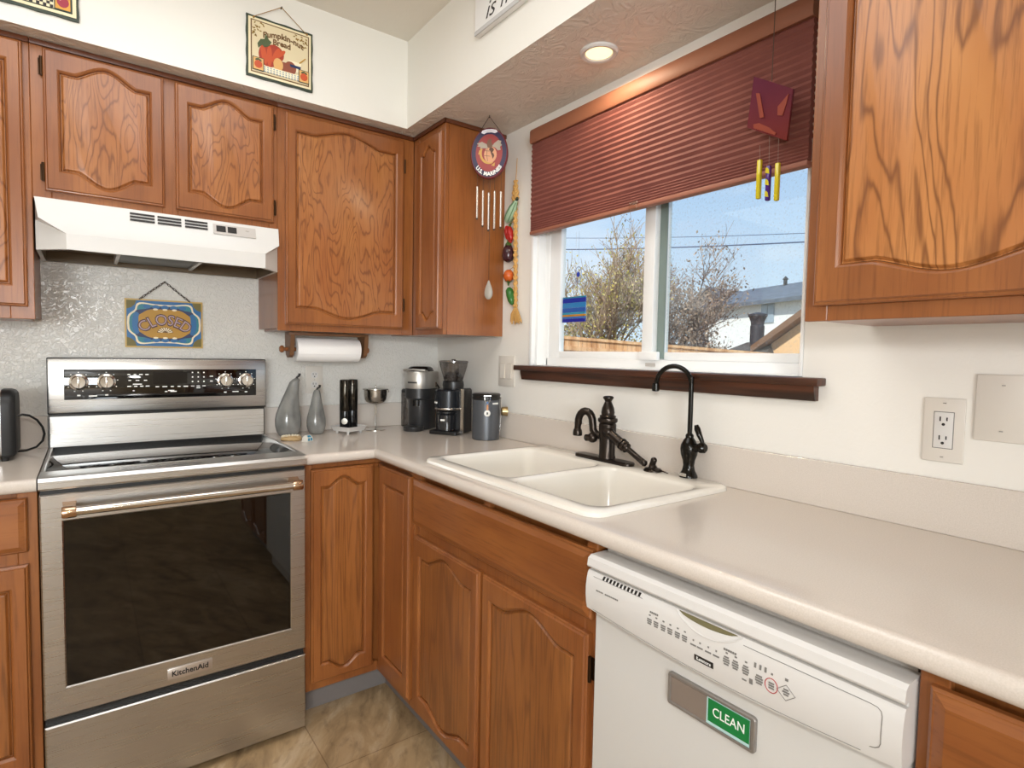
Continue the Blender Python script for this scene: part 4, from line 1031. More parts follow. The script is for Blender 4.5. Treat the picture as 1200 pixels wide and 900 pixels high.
# toaster with its cord
t = thing('toaster', 'brushed steel toaster with black end cap at the left photo edge', 'toaster', (-1.92, -.20, CT1))
def tprof(y0, y1, z0, z1, r, n=6):
    P = []
    for cx, cz, a0 in ((y1-r, z1-r, 0), (y0+r, z1-r, 90)):
        for i in range(n+1): a = math.radians(a0+90*i/n); P.append((cx+r*math.cos(a), cz+r*math.sin(a)))
    for cx, cz, a0 in ((y0+.01, z0+.01, 180), (y1-.01, z0+.01, 270)):
        for i in range(4): a = math.radians(a0+30*i); P.append((cx+.01*math.cos(a), cz+.01*math.sin(a)))
    return P
P = tprof(-.285, -.125, 1.047, 1.258, .05)
m = MB(); m.prism(P, lambda u, v, d: (d, u, v), -2.045, -1.796); m.obj('shell', M_steel, t)
for x0, x1 in ((-1.797, -1.760), (-2.080, -2.044)):
    m = MB(); L = []
    Q = tprof(-.291, -.119, 1.040, 1.264, .054)
    cy, cz = -.205, 1.15
    s_ = 1 if x1 > -1.9 else -1; a_, b_ = (x0, x1) if s_ > 0 else (x1, x0)
    for k, sc in ((0, 1.), (.55, 1.), (.85, .965), (1., .90)): L.append([(a_+(b_-a_)*k, cy+(u-cy)*sc, cz+(v-cz)*sc) for u, v in Q])
    m.loops(L); m.obj('end_cap', M_blackp, t)
for y in (-.235, -.175):
    m = MB(); m.box(-2.03, -1.815, y-.014, y+.014, 1.2560, 1.2595); m.obj('slot', M_slot, t)
m = MB(); m.lathe([(.012, 0), (.012, .010), (.010, .013)], (-1.825, -.2855, 1.085), (0, -1, 0), 20); m.obj('browning_knob', M_chrome, t)
for x in (-2.05, -1.79):
    for y in (-.27, -.14): m = MB(); m.lathe([(.010, 0), (.012, .014)], (x, y, CT1)); m.obj('foot', M_blackp, t)
m = MB(); cpts = [(-1.764, -.215, 1.170), (-1.748, -.210, 1.175), (-1.730, -.200, 1.170), (-1.710, -.185, 1.152), (-1.696, -.17, 1.124), (-1.692, -.155, 1.098), (-1.698, -.145, 1.072), (-1.716, -.135, 1.050), (-1.745, -.125, 1.038), (-1.79, -.10, 1.0325), (-1.85, -.08, 1.0325)]
m.tube(cpts, .0038, 8); m.obj('cord', M_blackp, t)

# two grey ceramic gourd vases
M_gourd = mat('grey_glaze', '84867F', .14, Coat_Weight=.5)
_v = coords(M_gourd); LK(M_gourd, ramp(M_gourd, noise(M_gourd, _v, 14, 3), [(.3, '6E6E6B'), (.7, '8C8C88')]), bsdf(M_gourd).inputs['Base Color'])
def gourd(label, x, y, h, rmax, lean, dimple):
    t = thing('gourd_vase', label, 'vase', (x, y, CT1), group=None)
    prof = [(.0, .60), (.02, .74), (.08, .88), (.18, .99), (.28, 1.0), (.38, .95), (.50, .82), (.62, .68), (.74, .55), (.85, .45), (.93, .38), (.975, .30), (1., .14)]
    m = MB(); L = []; n = 30
    for k, (s, r) in enumerate(prof):
        cx = x+lean*(max(0, s-.30)**1.6)*1.3; z = CT1+h*s
        if lean > .02 and s > .93: cx += .004
        row = []
        for i in range(n):
            a = 2*PI*i/n; rr = rmax*r
            d = (a-math.radians(-62)+PI) % (2*PI)-PI
            rr *= 1-dimple*math.exp(-(d/.50)**2)*math.exp(-((s-.47)/.17)**2)
            row.append((cx+rr*math.cos(a), y+rr*math.sin(a), z))
        L.append(row)
    m.loops(L); m.obj('body', M_gourd, t, smooth=1.2)
    cx = x+lean*(.70**1.6)*1.3+.004*(lean > .02); z = CT1+h
    m = MB(); m.tube([(cx, y, z-.004), (cx+.004, y, z+.006), (cx+.012, y-.002, z+.012), (cx+.012, y-.004, z+.020)], [.0065, .005, .005, .006], 8); m.obj('stem', mat('dark_stem', '2A2420', .5), t)
gourd('taller grey ceramic gourd vase with a bent neck beside the range', -.836, -.130, .258, .056, .045, .30)
gourd('shorter grey ceramic gourd vase with a straight neck below the wall outlet', -.708, -.125, .205, .043, .004, .20)

# bracelet and small painted piece
t = thing('bracelet', 'round tan bead bracelet lying on the counter in front of the vases', 'bracelet', (-.855, -.300, CT1))
m = MB(); m.tube([(-.862+.036*math.cos(2*PI*k/28), -.270+.030*math.sin(2*PI*k/28), CT1+.0085+.002*math.sin(4*PI*k/28)) for k in range(28)], .008, 10, True)
m.obj('band', mat('tan_wood', 'B79A6E', .5), t)
m = MB()
for k in range(7): a = PI*(.15+.7*k/6); m.ball((-.862+.036*math.cos(a), -.270+.030*math.sin(a), CT1+.0165), .0065, n=10)
m.obj('beads', mat('cream_bead', 'D8CDB4', .4), t)
t = thing('trinket_box', 'tiny blue and white painted trinket beside the tan bracelet', 'trinket', (-.812, -.330, CT1))
m = MB(); T = xf((-.812, -.330, CT1), .6); m.loops([[T(x*1., y, .0005) for x, y in ((-.020, -.014), (.020, -.014), (.020, .014), (-.020, .014))], [T(x, y, .018) for x, y in ((-.020, -.010), (.020, -.010), (.020, .010), (-.020, .010))], [T(x, y, .027) for x, y in ((-.016, -.002), (.016, -.002), (.016, .002), (-.016, .002))]])
m.obj('body', mat('painted_white', 'DAD6CC', .4), t)
m = MB()
for x in (-.012, .004): m.loops([[T(a, b, c) for a, b, c in ((x, -.0140, .004), (x+.010, -.0140, .004), (x+.012, -.0112, .015), (x+.002, -.0112, .015))], [T(a, b, c) for a, b, c in ((x, -.0115, .004), (x+.010, -.0115, .004), (x+.012, -.0095, .015), (x+.002, -.0095, .015))]])
m.loops([[T(a, b, c) for a, b, c in ((-.010, -.0105, .0185), (.012, -.0105, .0185), (.010, -.0045, .0255), (-.006, -.0045, .0255))], [T(a, b, c) for a, b, c in ((-.010, -.0085, .0185), (.012, -.0085, .0185), (.010, -.0025, .0255), (-.006, -.0025, .0255))]])
m.obj('painted_wave', mat('turquoise_paint', '1F87A8', .35), t)

# electric salt and pepper mills on a white tray
cx, cy, TR = -.565, -.160, xf((-.565, -.160, CT1), .42)
t = thing('mill_tray', 'small square white tray on little feet under the black mills', 'tray', (cx, cy, CT1))
m = MB(); L = []
for w, z in ((.052, .012), (.061, .032), (.063, .034), (.060, .034), (.052, .022), (.0, .022)):
    L.append([TR(*p) for p in rrect(-w-.001, w+.001, -w-.001, w+.001, min(.012, w+.0005), z, 4)])
m.loops(L); m.obj('tray', M_white_pl, t)
for a, b in ((-1, -1), (1, -1), (1, 1), (-1, 1)):
    m = MB(); m.lathe([(.006, 0), (.007, .014)], TR(a*.040, b*.035, 0), n=12); m.obj('foot', M_white_pl, t)
M_mill = mat('black_mill', '121214', .12, .3); M_millu = mat('dark_chrome', '39352F', .12, .9)
for (dx, dy), lab in (((-.025, 0), 'black electric mill on the white tray, left one with the round medallion'), ((.026, .004), 'black electric mill on the white tray, right one beside the steel pedestal cup')):
    q = Vector(TR(dx, dy, .0225))
    g = thing('spice_mill', lab, 'spice mill', tuple(q))
    m = MB(); m.lathe([(.0235, 0), (.0245, .004), (.0245, .080), (.0240, .083)], q, n=32); m.obj('base', M_mill, g)
    m = MB(); m.lathe([(.0240, .083), (.0248, .085), (.0248, .222), (.023, .228), (.012, .230)], q, n=32); m.obj('upper', M_millu, g)
    if dx < 0:
        m = MB(); dn = Vector((-.45, -.89, 0)).normalized(); m.lathe([(.014, .0232), (.014, .0262), (.010, .0266)], q+Vector((0, 0, .036)), dn, 20); m.obj('medallion', mat('pewter', '8A857C', .3, .8), g)

# steel pedestal cup with a finial
t = thing('pedestal_cup', 'stainless steel bowl on a thin stem between the mills and coffee machine', 'cup', (-.415, -.122, CT1))
c0 = (-.415, -.122, CT1)
m = MB(); m.lathe([(.049, 0), (.049, .003), (.030, .007), (.008, .012), (.0045, .016)], c0, n=32); m.obj('foot', M_chrome, t)
m = MB(); m.lathe([(.0042, .012), (.0042, .128)], c0, n=12); m.obj('stem', M_chrome, t)
m = MB(); m.lathe([(.006, .124), (.028, .130), (.044, .138), (.052, .150), (.0545, .168), (.056, .195), (.062, .198), (.062, .202), (.052, .200), (.030, .198), (.004, .199)], c0, n=36); m.obj('bowl', mat('steel_bowl', 'A9A49C', .2, 1.), t)
m = MB(); m.lathe([(.005, .198), (.004, .204), (.0055, .210), (.0035, .219), (.001, .222)], c0, n=12); m.obj('finial', M_chrome, t)
m = MB(); m.tube([(-.353, -.122, CT1+.196), (-.345, -.124, CT1+.192), (-.346, -.124, CT1+.184)], .003, 8); m.obj('lip', M_chrome, t)

# capsule coffee machine (local: -y is its front)
cm = thing('coffee_machine', 'black and silver capsule coffee machine in the counter corner', 'coffee maker', (-.200, -.185, CT1)); T = xf((-.200, -.185, CT1), math.radians(-50))
M_cmb = mat('coffee_black', '2B2B2C', .32); M_cms = mat('coffee_silver', 'C4C1BB', .36, .75); M_cmd = mat('coffee_gloss', '141414', .12)
def stad(y0, y1, r, z, n=10):
    return [T(r*math.cos(a), y1+r*math.sin(a), z) for a in [PI*k/n for k in range(n+1)]]+[T(r*math.cos(a), y0+r*math.sin(a), z) for a in [PI+PI*k/n for k in range(n+1)]]
m = MB(); m.loops([stad(-.008, .045, .058, .002), stad(-.008, .045, .060, .006), stad(-.008, .045, .060, .205)]); m.obj('column', M_cmb, cm)
m = MB(); m.loops([stad(-.020, .050, .062, .150), stad(-.024, .050, .067, .158), stad(-.024, .050, .068, .206)]); m.obj('lower_head', M_cmb, cm)
m = MB(); m.loops([stad(-.024, .052, .0685, .206), stad(-.024, .052, .070, .210), stad(-.024, .052, .070, .284), stad(-.024, .052, .067, .290)]); m.obj('silver_head', M_cms, cm)
m = MB(); m.loops([stad(-.022, .015, .060, .290), stad(-.020, .012, .054, .306), stad(-.018, .010, .045, .313), stad(-.015, .008, .03, .315)]); m.obj('lid', M_cmd, cm)
m = MB(); m.tube([T(-.052, -.05, .292), T(-.054, -.086, .296), T(0, -.094, .300), T(.054, -.086, .296), T(.052, -.05, .292)], .005, 8); m.obj('lever', M_cms, cm)
m = MB(); m.lathe([(.028, .120), (.028, .152)], T(0, -.045, 0), n=24); m.obj('coffee_outlet', M_cmd, cm)
m = MB(); m.lathe([(.046, 0), (.050, .006), (.050, .020), (.047, .023), (.040, .023)], T(0, -.088, 0), n=32); m.obj('cup_support', M_cmb, cm)
m = MB(); m.loops([[T(*p) for p in ((-.02, -.08, .001), (.02, -.08, .001), (.02, -.02, .001), (-.02, -.02, .001))], [T(*p) for p in ((-.02, -.08, .018), (.02, -.08, .018), (.02, -.02, .018), (-.02, -.02, .018))]]); m.obj('support_arm', M_cmb, cm)
m = MB(); m.lathe([(.036, .004), (.038, .010), (.038, .17), (.036, .178)], T(-.083, .045, 0), n=24); m.obj('water_tank', M_smoke, cm)
m = MB(); m.lathe([(.038, .178), (.038, .19), (.030, .196)], T(-.083, .045, 0), n=24); m.obj('tank_lid', M_cmb, cm)
m = MB(); m.loops([[T(.0702*math.sin(a), -.024-.0702*math.cos(a), z) for z in (.232, .240)][::1]+[T(.0702*math.sin(a+.03), -.024-.0702*math.cos(a+.03), z) for z in (.240, .232)] for a in [-.5+.09*k for k in range(9)]]); m.obj('maker_name', M_greyd, cm)

# burr grinder with a clear hopper
gr = thing('coffee_grinder', 'black burr coffee grinder with a clear flared bean hopper', 'coffee grinder', (-.150, -.395, CT1)); T = xf((-.150, -.395, CT1), math.radians(-58))
M_grb = mat('grinder_black', '19191B', .35); M_grd = mat('grinder_blue_black', '23262B', .25, .3)
def Tl(P): return [T(*p) for p in P]
def bxT(mb, x0, x1, y0, y1, z0, z1): mb.loops([Tl(rrect(x0, x1, y0, y1, .008, z, 3)) for z in (z0, z1)])
m = MB(); bxT(m, -.070, .072, -.020, .090, .004, .205); m.loops([Tl(rrect(-.07, .072, -.02, .09, .008, .205, 3)), Tl(rrect(-.066, .068, -.016, .086, .012, .214, 3))]); m.obj('tower', M_grb, gr)
m = MB(); bxT(m, -.070, .072, -.085, -.018, .003, .018); m.obj('base', M_grb, gr)
m = MB(); m.lathe([(.062, .118), (.065, .121), (.065, .205), (.058, .213), (.030, .215)], T(0, -.024, 0), n=32); m.obj('burr_housing', M_grd, gr)
m = MB(); m.lathe([(.0655, .118), (.0668, .120), (.0668, .124), (.0655, .126)], T(0, -.024, 0), n=32, cap0=False, cap1=False); m.obj('steel_ring', M_steel_d, gr)
m = MB(); m.lathe([(.044, .019), (.047, .022), (.047, .092), (.040, .098), (.046, .102), (.046, .108)], T(0, -.036, 0), n=28); gj = m.obj('grounds_jar', mat('smoked_jar', '1E1F22', .08, Coat_Weight=.5), gr)
m = MB(); m.loops([Tl([(-.010, -.084, .066), (.012, -.084, .066), (.012, -.084, .074), (-.010, -.084, .074)]), Tl([(-.010, -.0825, .066), (.012, -.0825, .066), (.012, -.0825, .074), (-.010, -.0825, .074)])]); m.obj('jar_mark', M_whiteink, gj)
m = MB(); m.loops([Tl([(-.052, -.0655, .146), (-.030, -.0845, .146), (-.030, -.0845, .154), (-.052, -.0655, .154)]), Tl([(-.050, -.0635, .146), (-.028, -.0825, .146), (-.028, -.0825, .154), (-.050, -.0635, .154)])]); m.obj('maker_mark', M_whiteink, gr)
m = MB(); m.loops([Tl([(.066, -.028, .006), (.078, -.028, .006), (.078, -.016, .006), (.066, -.016, .006)]), Tl([(.066, -.028, .214), (.078, -.028, .214), (.078, -.016, .214), (.066, -.016, .214)])]); m.obj('silver_edge', M_steel_d, gr)  # bright silver strip down the front right edge of the tower
m = MB(); m.lathe([(.050, .213), (.052, .230), (.050, .246), (.046, .250)], T(0, .026, 0), n=28); m.obj('hopper_collar', M_grb, gr)
m = MB(); m.lathe([(.044, .248), (.046, .256), (.066, .322), (.068, .338)], T(0, .026, 0), n=32, cap0=False, cap1=False); hp = m.obj('hopper', M_smoke, gr)
m = MB(); m.lathe([(.0655, .336), (.070, .338), (.070, .345), (.062, .347), (.012, .348), (.010, .354)], T(0, .026, 0), n=32); m.obj('hopper_lid', M_smoke, gr)
m = MB(); m.lathe([(.043, .250), (.050, .268), (.030, .290), (.004, .300)], T(0, .026, 0), n=20); m.obj('coffee_beans', mat('coffee_beans', '2A1A10', .4), gr)
m = MB(); m.tube([T(-.062, .0, .212), T(-.064, -.03, .240), T(-.052, -.050, .226)], .004, 8); m.obj('latch_wire', M_chrome, gr)

# coffee canister
cn = thing('coffee_canister', 'slate grey round canister with clasp lid and hanging tag', 'canister', (-.108, -.634, CT1)); cc = Vector((-.108, -.634, CT1))
M_can = mat('slate_can', '54575C', .38, .3)
m = MB(); m.lathe([(.058, 0), (.061, .003), (.061, .176), (.0595, .180)], cc, n=40); m.obj('body', M_can, cn)
m = MB(); m.lathe([(.0605, .178), (.064, .181), (.064, .190), (.0615, .193), (.0640, .196), (.0640, .202), (.058, .206), (.02, .207)], cc, n=40); m.obj('lid', mat('canister_lid', '2A2826', .3, .4), cn)
fd = Vector((-.50, -.86, 0)).normalized(); sd_ = Vector((-fd.y, fd.x, 0))
q = cc+fd*.0635
m = MB(); m.tube([q+sd_*.012+Vector((0, 0, .192)), q+fd*.008+sd_*.012+Vector((0, 0, .180)), q+fd*.006+Vector((0, 0, .160)), q+fd*.008-sd_*.012+Vector((0, 0, .180)), q-sd_*.012+Vector((0, 0, .192))], .0022, 7)
m.cyl(q-sd_*.016+Vector((0, 0, .198)), q+sd_*.016+Vector((0, 0, .198)), .004, n=10); m.obj('clasp', M_chrome, cn)
def onq(mb, u0, u1, v0, v1, t=.001, d0=0.): mb.loops([[q+fd*d0+sd_*u+Vector((0, 0, v)) for u, v in ((u0, v0), (u1, v0), (u1, v1), (u0, v1))], [q+fd*(d0+t)+sd_*u+Vector((0, 0, v)) for u, v in ((u0, v0), (u1, v0), (u1, v1), (u0, v1))]])
m = MB(); m.lathe([(.014, 0), (.014, .0025), (.0125, .003)], q+fd*.003+Vector((0, 0, .122)), fd, 22); tg = m.obj('tag', mat('tag_white', 'E6E4DE', .35), cn)
m = MB(); onq(m, -.004, .004, .117, .127, .001, .006); m.obj('tag_mark', M_greyd, tg)
m = MB(); onq(m, -.004, .004, .136, .160, .0015, .003); m.obj('tag_band', mat('tag_orange', 'C98A55', .5), tg)
m = MB(); onq(m, -.006, .006, .160, .172, .0015, .003); m.obj('tag_ribbon', mat('tag_blue', '3C6FA6', .5), tg)
m = MB(); rd = (fd+sd_*.75).normalized(); rs = Vector((-rd.y, rd.x, 0))
m.loops([[cc+rd*d+rs*u+Vector((0, 0, v)) for u, v in ((-.015, .160), (.015, .160), (.015, .167), (-.015, .167))] for d in (.0585, .0618)]); m.obj('label', M_whiteink, cn)
bdv = Vector((.86, -.50, 0)); rq = cc+bdv*.0605
m = MB(); m.tube([rq+Vector((0, 0, .190)), rq+bdv*.006+Vector((0, 0, .186)), rq+bdv*.005+Vector((0, 0, .06)), rq+Vector((0, 0, .02))], .0028, 8)
m.obj('scoop_handle', M_chrome, cn)
m = MB(); m.lathe([(.012, .0), (.020, .006), (.0215, .030), (.0195, .030), (.018, .008)], rq+bdv*.006+Vector((0, 0, .125)), bdv, 22); m.obj('scoop', mat('brass_scoop', 'A8946C', .3, .9), cn)

# ================================================================== PAPER TOWEL HOLDER
M_ptw = mat('holder_wood', '6F4A2B', .45)
ph = thing('paper_towel_holder', 'brown wooden paper towel bracket under the wall cabinet', 'paper towel holder', (-.68, -.2, 1.49))
m = MB(); m.box(-.860, -.500, -.235, -.165, 1.4765, 1.4895, .002); m.obj('mount_plate', M_ptw, ph)
for x in (-.857, -.523):
    m = MB(); P = [(-.245, 1.478), (-.155, 1.478), (-.160, 1.43), (-.172, 1.392), (-.19, 1.380), (-.21, 1.380), (-.228, 1.392), (-.240, 1.43)]
    m.prism(P, lambda u, v, d: (d, u, v), x, x+.018); m.obj('bracket', M_ptw, ph)
m = MB(); m.cyl((-.872, -.2, 1.416), (-.495, -.2, 1.416), .0085, n=16); m.lathe([(.008, 0), (.015, .004), (.016, .012), (.010, .019)], (-.872, -.2, 1.416), (-1, 0, 0), 18); m.lathe([(.008, 0), (.014, .004), (.014, .010), (.008, .015)], (-.500, -.2, 1.416), (1, 0, 0), 18); m.obj('rod', mat('rod_wood', '8A542C', .4), ph)
pt = thing('paper_towel_roll', 'white paper towel roll hanging on the wooden bracket', 'paper towel', (-.68, -.2, 1.416))
m = MB()
m.lathe([(.019, 0), (.049, .0005), (.0505, .003), (.0505, .283), (.049, .2855), (.019, .286)], (-.826, -.2, 1.416), (1, 0, 0), 40, False, False)
m.lathe([(.019, 0), (.019, .286)], (-.826, -.2, 1.416), (1, 0, 0), 24, False, False)
m.obj('roll', M_paper, pt, fix=False)
m = MB(); L = []
for k in range(8):
    a = math.radians(200+14*k); r = .0515+.0004*k; L.append((-.2+r*math.cos(a), 1.416+r*math.sin(a)))
L2 = [(-.2+(math.hypot(y+.2, z-1.416)+.0012)*math.cos(math.atan2(z-1.416, y+.2)), 1.416+(math.hypot(y+.2, z-1.416)+.0012)*math.sin(math.atan2(z-1.416, y+.2))) for y, z in L]
m.prism(L+L2[::-1], lambda u, v, d: (d, u, v), -.824, -.542); m.obj('loose_sheet', M_paper, pt)

# ================================================================== HANGING THINGS
M_thread = mat('dark_thread', '4A3A2E', .7)
# round plaque wind chime by the corner cabinet
def pln(c, nrm):
    n_ = Vector(nrm).normalized(); r_ = Vector((-n_.y, n_.x, 0)).normalized(); u_ = Vector((0, 0, 1))
    c = Vector(c); return lambda u, v, d: tuple(c+r_*u+u_*v+n_*d)
wc = thing('plaque_wind_chime', 'round red and navy plaque wind chime with steel tubes by the corner cabinet', 'wind chime', (-.165, -.745, ZS))
CH = Vector((-.180, -.728, 2.250))
fn = pln(CH, (-.72, -.69, 0)); f = Flat(wc, fn); EA, EB_ = .079, .105
m = MB(); m.loops([[fn(u, v, -.018) for u, v in f.ell(0, 0, EA, EB_, 48)], [fn(u, v, -.003) for u, v in f.ell(0, 0, EA, EB_, 48)], [fn(u, v, 0) for u, v in f.ell(0, 0, EA-.003, EB_-.003, 48)]])
m.obj('plaque', mat('plaque_maroon', '6E1F28', .4), wc)
def ring2(a0, b0, a1, b1, t0=0, t1=2*PI, n=48):
    return [[(a0*math.cos(x), b0*math.sin(x)), (a1*math.cos(x), b1*math.sin(x)), (a1*math.cos(y), b1*math.sin(y)), (a0*math.cos(y), b0*math.sin(y))] for x, y in [(t0+(t1-t0)*k/n, t0+(t1-t0)*(k+1)/n) for k in range(n)]]
f.poly('navy_ring', ring2(.074, .099, .057, .077), mat('navy_ring', '281D40', .4))
f.poly('red_field', f.ell(0, 0, .0575, .0775, 40), mat('crest_red', '93312D', .4)); f.d = .0012
gl = mat('crest_gold', 'C79A45', .4); ty = mat('crest_tan', 'D39A72', .45); gy = mat('crest_grey', 'A89C8C', .5); bk = mat('crest_dark', '5A3A2A', .5)
# anchor behind the globe, eagle above, scroll at the top
f.poly('anchor', ring2(.040, .046, .031, .036, PI*.85, PI*1.62, 14)+[[(-.020, .004), (-.013, .008), (.018, -.040), (.011, -.044)], [(-.046, -.004), (-.030, -.008), (-.041, .014)], [(.010, -.052), (.026, -.040), (.024, -.056)]], gl); f.d = .0020
f.poly('globe', f.ell(.006, -.008, .027, .033, 28), ty); f.d = .0028
f.poly('globe_land', [[(.004, .020), (.014, .021), (.022, .012), (.018, .006), (.014, .000), (.020, -.004), (.023, -.014), (.016, -.026), (.013, -.014), (.009, -.004), (.006, .006), (.000, .012)]], bk)
f.poly('globe_line', [[(-.020, -.010), (.006, -.014), (.006, -.0155), (-.020, -.0115)], [(-.017, .010), (.004, .007), (.004, .0055), (-.017, .0085)], [(-.008, .020), (-.010, -.008), (-.006, -.034), (-.0045, -.034), (-.0085, -.008), (-.0065, .020)]], bk); f.d = .0024
f.poly('eagle_wing', [[(.000, .026), (-.012, .036), (-.030, .046), (-.052, .040), (-.044, .034), (-.050, .028), (-.036, .026), (-.040, .019), (-.022, .020), (-.010, .018)], [(.012, .026), (.022, .038), (.038, .050), (.052, .046), (.048, .036), (.055, .030), (.046, .022), (.050, .010), (.038, .008), (.026, .020)]], gy)
f.d = .0032
f.poly('eagle_body', [[(-.006, .022), (-.010, .036), (-.006, .050), (.002, .057), (.012, .052), (.008, .046), (.014, .036), (.014, .024), (.006, .018)]], mat('crest_brown', '6E4E38', .5))
f.poly('scroll', [[(-.034, .082), (-.030, .091), (-.012, .096), (.012, .096), (.030, .092), (.036, .084), (.024, .079), (.010, .083), (-.010, .083), (-.022, .077)]], mat('scroll_white', 'E6E4EA', .4))
f.poly('scroll_line', [[(-.024, .086), (-.010, .089), (.010, .089), (.024, .086), (.010, .087), (-.010, .087)]], gy)
f.text('lettering', 'U.S. MARINES', .020, 0, 0, M_whiteink, lambda a, b: ((.0655+b*.95)*math.sin(a/.0655*.97) if False else (.0655-b)*math.sin(a/.066), -(.088-b*1.15)*math.cos(a/.066)), 1.0, 0, .03)
m = MB(); hk = Vector((-.186, -.735, ZS-.004))
for u in (-.046, .046): m.tube([hk, fn(u, .088, -.008)], .0012, 6)
m.cyl(hk+Vector((0, 0, .004)), hk+Vector((0, 0, -.006)), .0025, n=8); m.obj('hanger_cord', M_thread, wc)
Tn = [(-.050, 0, -.105, -.265), (-.025, 0, -.122, -.297), (-.000, 0, -.132, -.315), (.025, 0, -.126, -.312), (.052, 0, -.130, -.305)]
for u, _, v0, v1 in Tn:
    m = MB(); m.cyl(fn(u, v0-.030, -.008), fn(u, v1, -.008), .0045, n=12); tb = m.obj('chime_tube', mat('chime_steel', 'E4E0DA', .25, .9), wc)
    m = MB(); m.tube([fn(u, -.095*math.sqrt(max(0, 1-(u/.079)**2)), -.008), fn(u, v0-.030, -.008)], .0009, 5); m.lathe([(.0045, 0), (.003, -.007)], fn(u, v1, -.008), n=8); m.obj('tube_cord', M_thread, tb)
m = MB(); m.tube([fn(.006, -.100, -.008), fn(.006, -.535, -.008)], .0010, 6); m.obj('clapper_cord', M_thread, wc)
m = MB(); b_ = Vector(fn(.006, -.570, -.008)); L = []
for s, r in ((.0, .3), (.06, .62), (.2, .95), (.38, 1.), (.58, .82), (.78, .5), (.93, .25), (1., .12)):
    L.append([b_+Vector((fn(.0001, 0, 0)[0]*0+.0185*r*math.cos(a)*.69-.0, -.0185*r*math.cos(a)*.72*1., -.038+.080*s))+Vector((-.72, -.69, 0))*(.006*r*math.sin(a)) for a in [2*PI*k/20 for k in range(20)]])
m.loops(L); m.obj('wind_catcher', mat('catcher_grey', '9B948A', .4), wc)

# raffia braid with ceramic vegetables
vb = thing('vegetable_braid', 'straw braid with five small vegetables hanging beside the blind', 'garland', (-.012, -.70, 1.55))
M_straw = mat('straw', 'C79A58', .8)
m = MB(); zz = [2.272-.0062*k for k in range(34)]
m.tube([(-.004, -.692, 2.275), (-.008, -.693, 2.20), (-.012, -.694, 2.165)], .0016, 6)
for s in range(3):
    P = []; R_l = []
    for k in range(76):
        z = 2.175-.0074*k; w = .0055; ph_ = k*.62+s*2*PI/3
        bul = 1+.9*math.exp(-((z-2.11)/.03)**2)
        P.append((-.013+.0045*math.sin(ph_*2), -.696-.016*max(0, (2.1-z)/.5)+w*bul*math.sin(ph_), z)); R_l.append(.0052*bul)
    m.tube(P, R_l, 7)
m.obj('braid', M_straw, vb)
m = MB()
rnd = random.Random(3)
for k in range(34):
    a = -1+2*k/33; P0 = Vector((-.013, -.714, 1.622)); P1 = Vector((-.014+rnd.uniform(-.010, .008), -.722+a*.040+rnd.uniform(-.004, .004), 1.545+abs(a)*.008+rnd.uniform(-.006, .012)))
    m.tube([P0+Vector((0, a*.004, 0)), (P0+P1)/2+Vector((-.004, a*.010, 0)), P1], .0022, 5)
m.obj('tassel', M_straw, vb)
def rotm(ax, a): return Matrix.Rotation(a, 3, ax)
m = MB(); L = []
ax0 = Vector((-.024, -.650, 2.000)); ax1 = Vector((-.024, -.720, 2.085)); dd = ax1-ax0
m.lathe([(.008, 0), (.018, .012), (.0215, .035), (.018, .070), (.0125, .085), (.0085, .100), (.005, .110)], ax0, dd, 16); sq = m.obj('squash', mat('squash_pale', '9DB79A', .3), vb)
m = MB()
for k in range(6):
    a = 2*PI*k/6; q_ = Vector((0, 0, 1)).rotation_difference(dd.normalized())
    m.tube([ax0+q_ @ Vector((r*1.0*math.cos(a), r*1.0*math.sin(a), z)) for r, z in ((.0185, .012), (.022, .035), (.0185, .070), (.0128, .085), (.0088, .100))], .0018, 5)
m.obj('stripe', mat('squash_green', '3F7048', .35), sq)
m = MB(); m.lathe([(.006, -.004), (.0075, .004), (.004, .012)], ax1, dd, 10); m.obj('stalk', mat('stalk_dark', '23301E', .5), sq)
M_peppr = mat('pepper_red', 'A8201C', .2); M_stalk = mat('stalk_green', '3E5A24', .4)
m = MB(); c_ = (-.024, -.668, 1.947)
for dy, dz, r in ((-.010, 0, .019), (.010, .004, .019), (0, -.010, .018)): m.ball((c_[0]+(.004 if dz < 0 else 0), c_[1]+dy, c_[2]+dz), r*.8, r*.75, .036, n=16, rot=rotm('X', -.25))
pp = m.obj('red_pepper', M_peppr, vb)
m = MB(); m.tube([(-.024, -.673, 1.973), (-.026, -.677, 1.985), (-.024, -.685, 1.990)], [.006, .0045, .004], 8); m.obj('stalk', M_stalk, pp)
m = MB(); c_ = Vector((-.026, -.668, 1.862)); m.lathe([(.006, -.042), (.022, -.032), (.028, -.012), (.025, .012), (.016, .030), (.010, .040)], c_, n=18); eg = m.obj('eggplant', mat('eggplant_dark', '3A1A22', .15), vb)
m = MB(); m.lathe([(.017, .026), (.013, .040), (.006, .048), (.005, .066)], c_, n=10); m.obj('calyx', M_stalk, eg)
m = MB(); c_ = Vector((-.026, -.674, 1.760)); m.ball(c_, .024, .024, .028, n=18); tm = m.obj('tomato', mat('tomato_orange', 'C25A22', .25), vb)
m = MB(); m.lathe([(.012, .0), (.005, -.006), (.003, -.018)], c_+Vector((0, 0, -.026)), n=8)
for k in range(5): a = 2*PI*k/5; m.tube([c_+Vector((.004*math.cos(a), .004*math.sin(a), -.027)), c_+Vector((.017*math.cos(a), .017*math.sin(a), -.022))], [.004, .0015], 6)
m.obj('leaf_star', M_stalk, tm)
m = MB(); a_ = Vector((-.026, -.682, 1.685)); b2 = Vector((-.026, -.702, 1.627)); m.lathe([(.008, -.012), (.017, 0), (.0185, .022), (.016, .048), (.009, .064), (.003, .070)], a_+Vector((0, 0, .010)), b2-a_, 16); m.obj('green_pepper', mat('jalapeno_green', '2F6A2C', .18), vb)
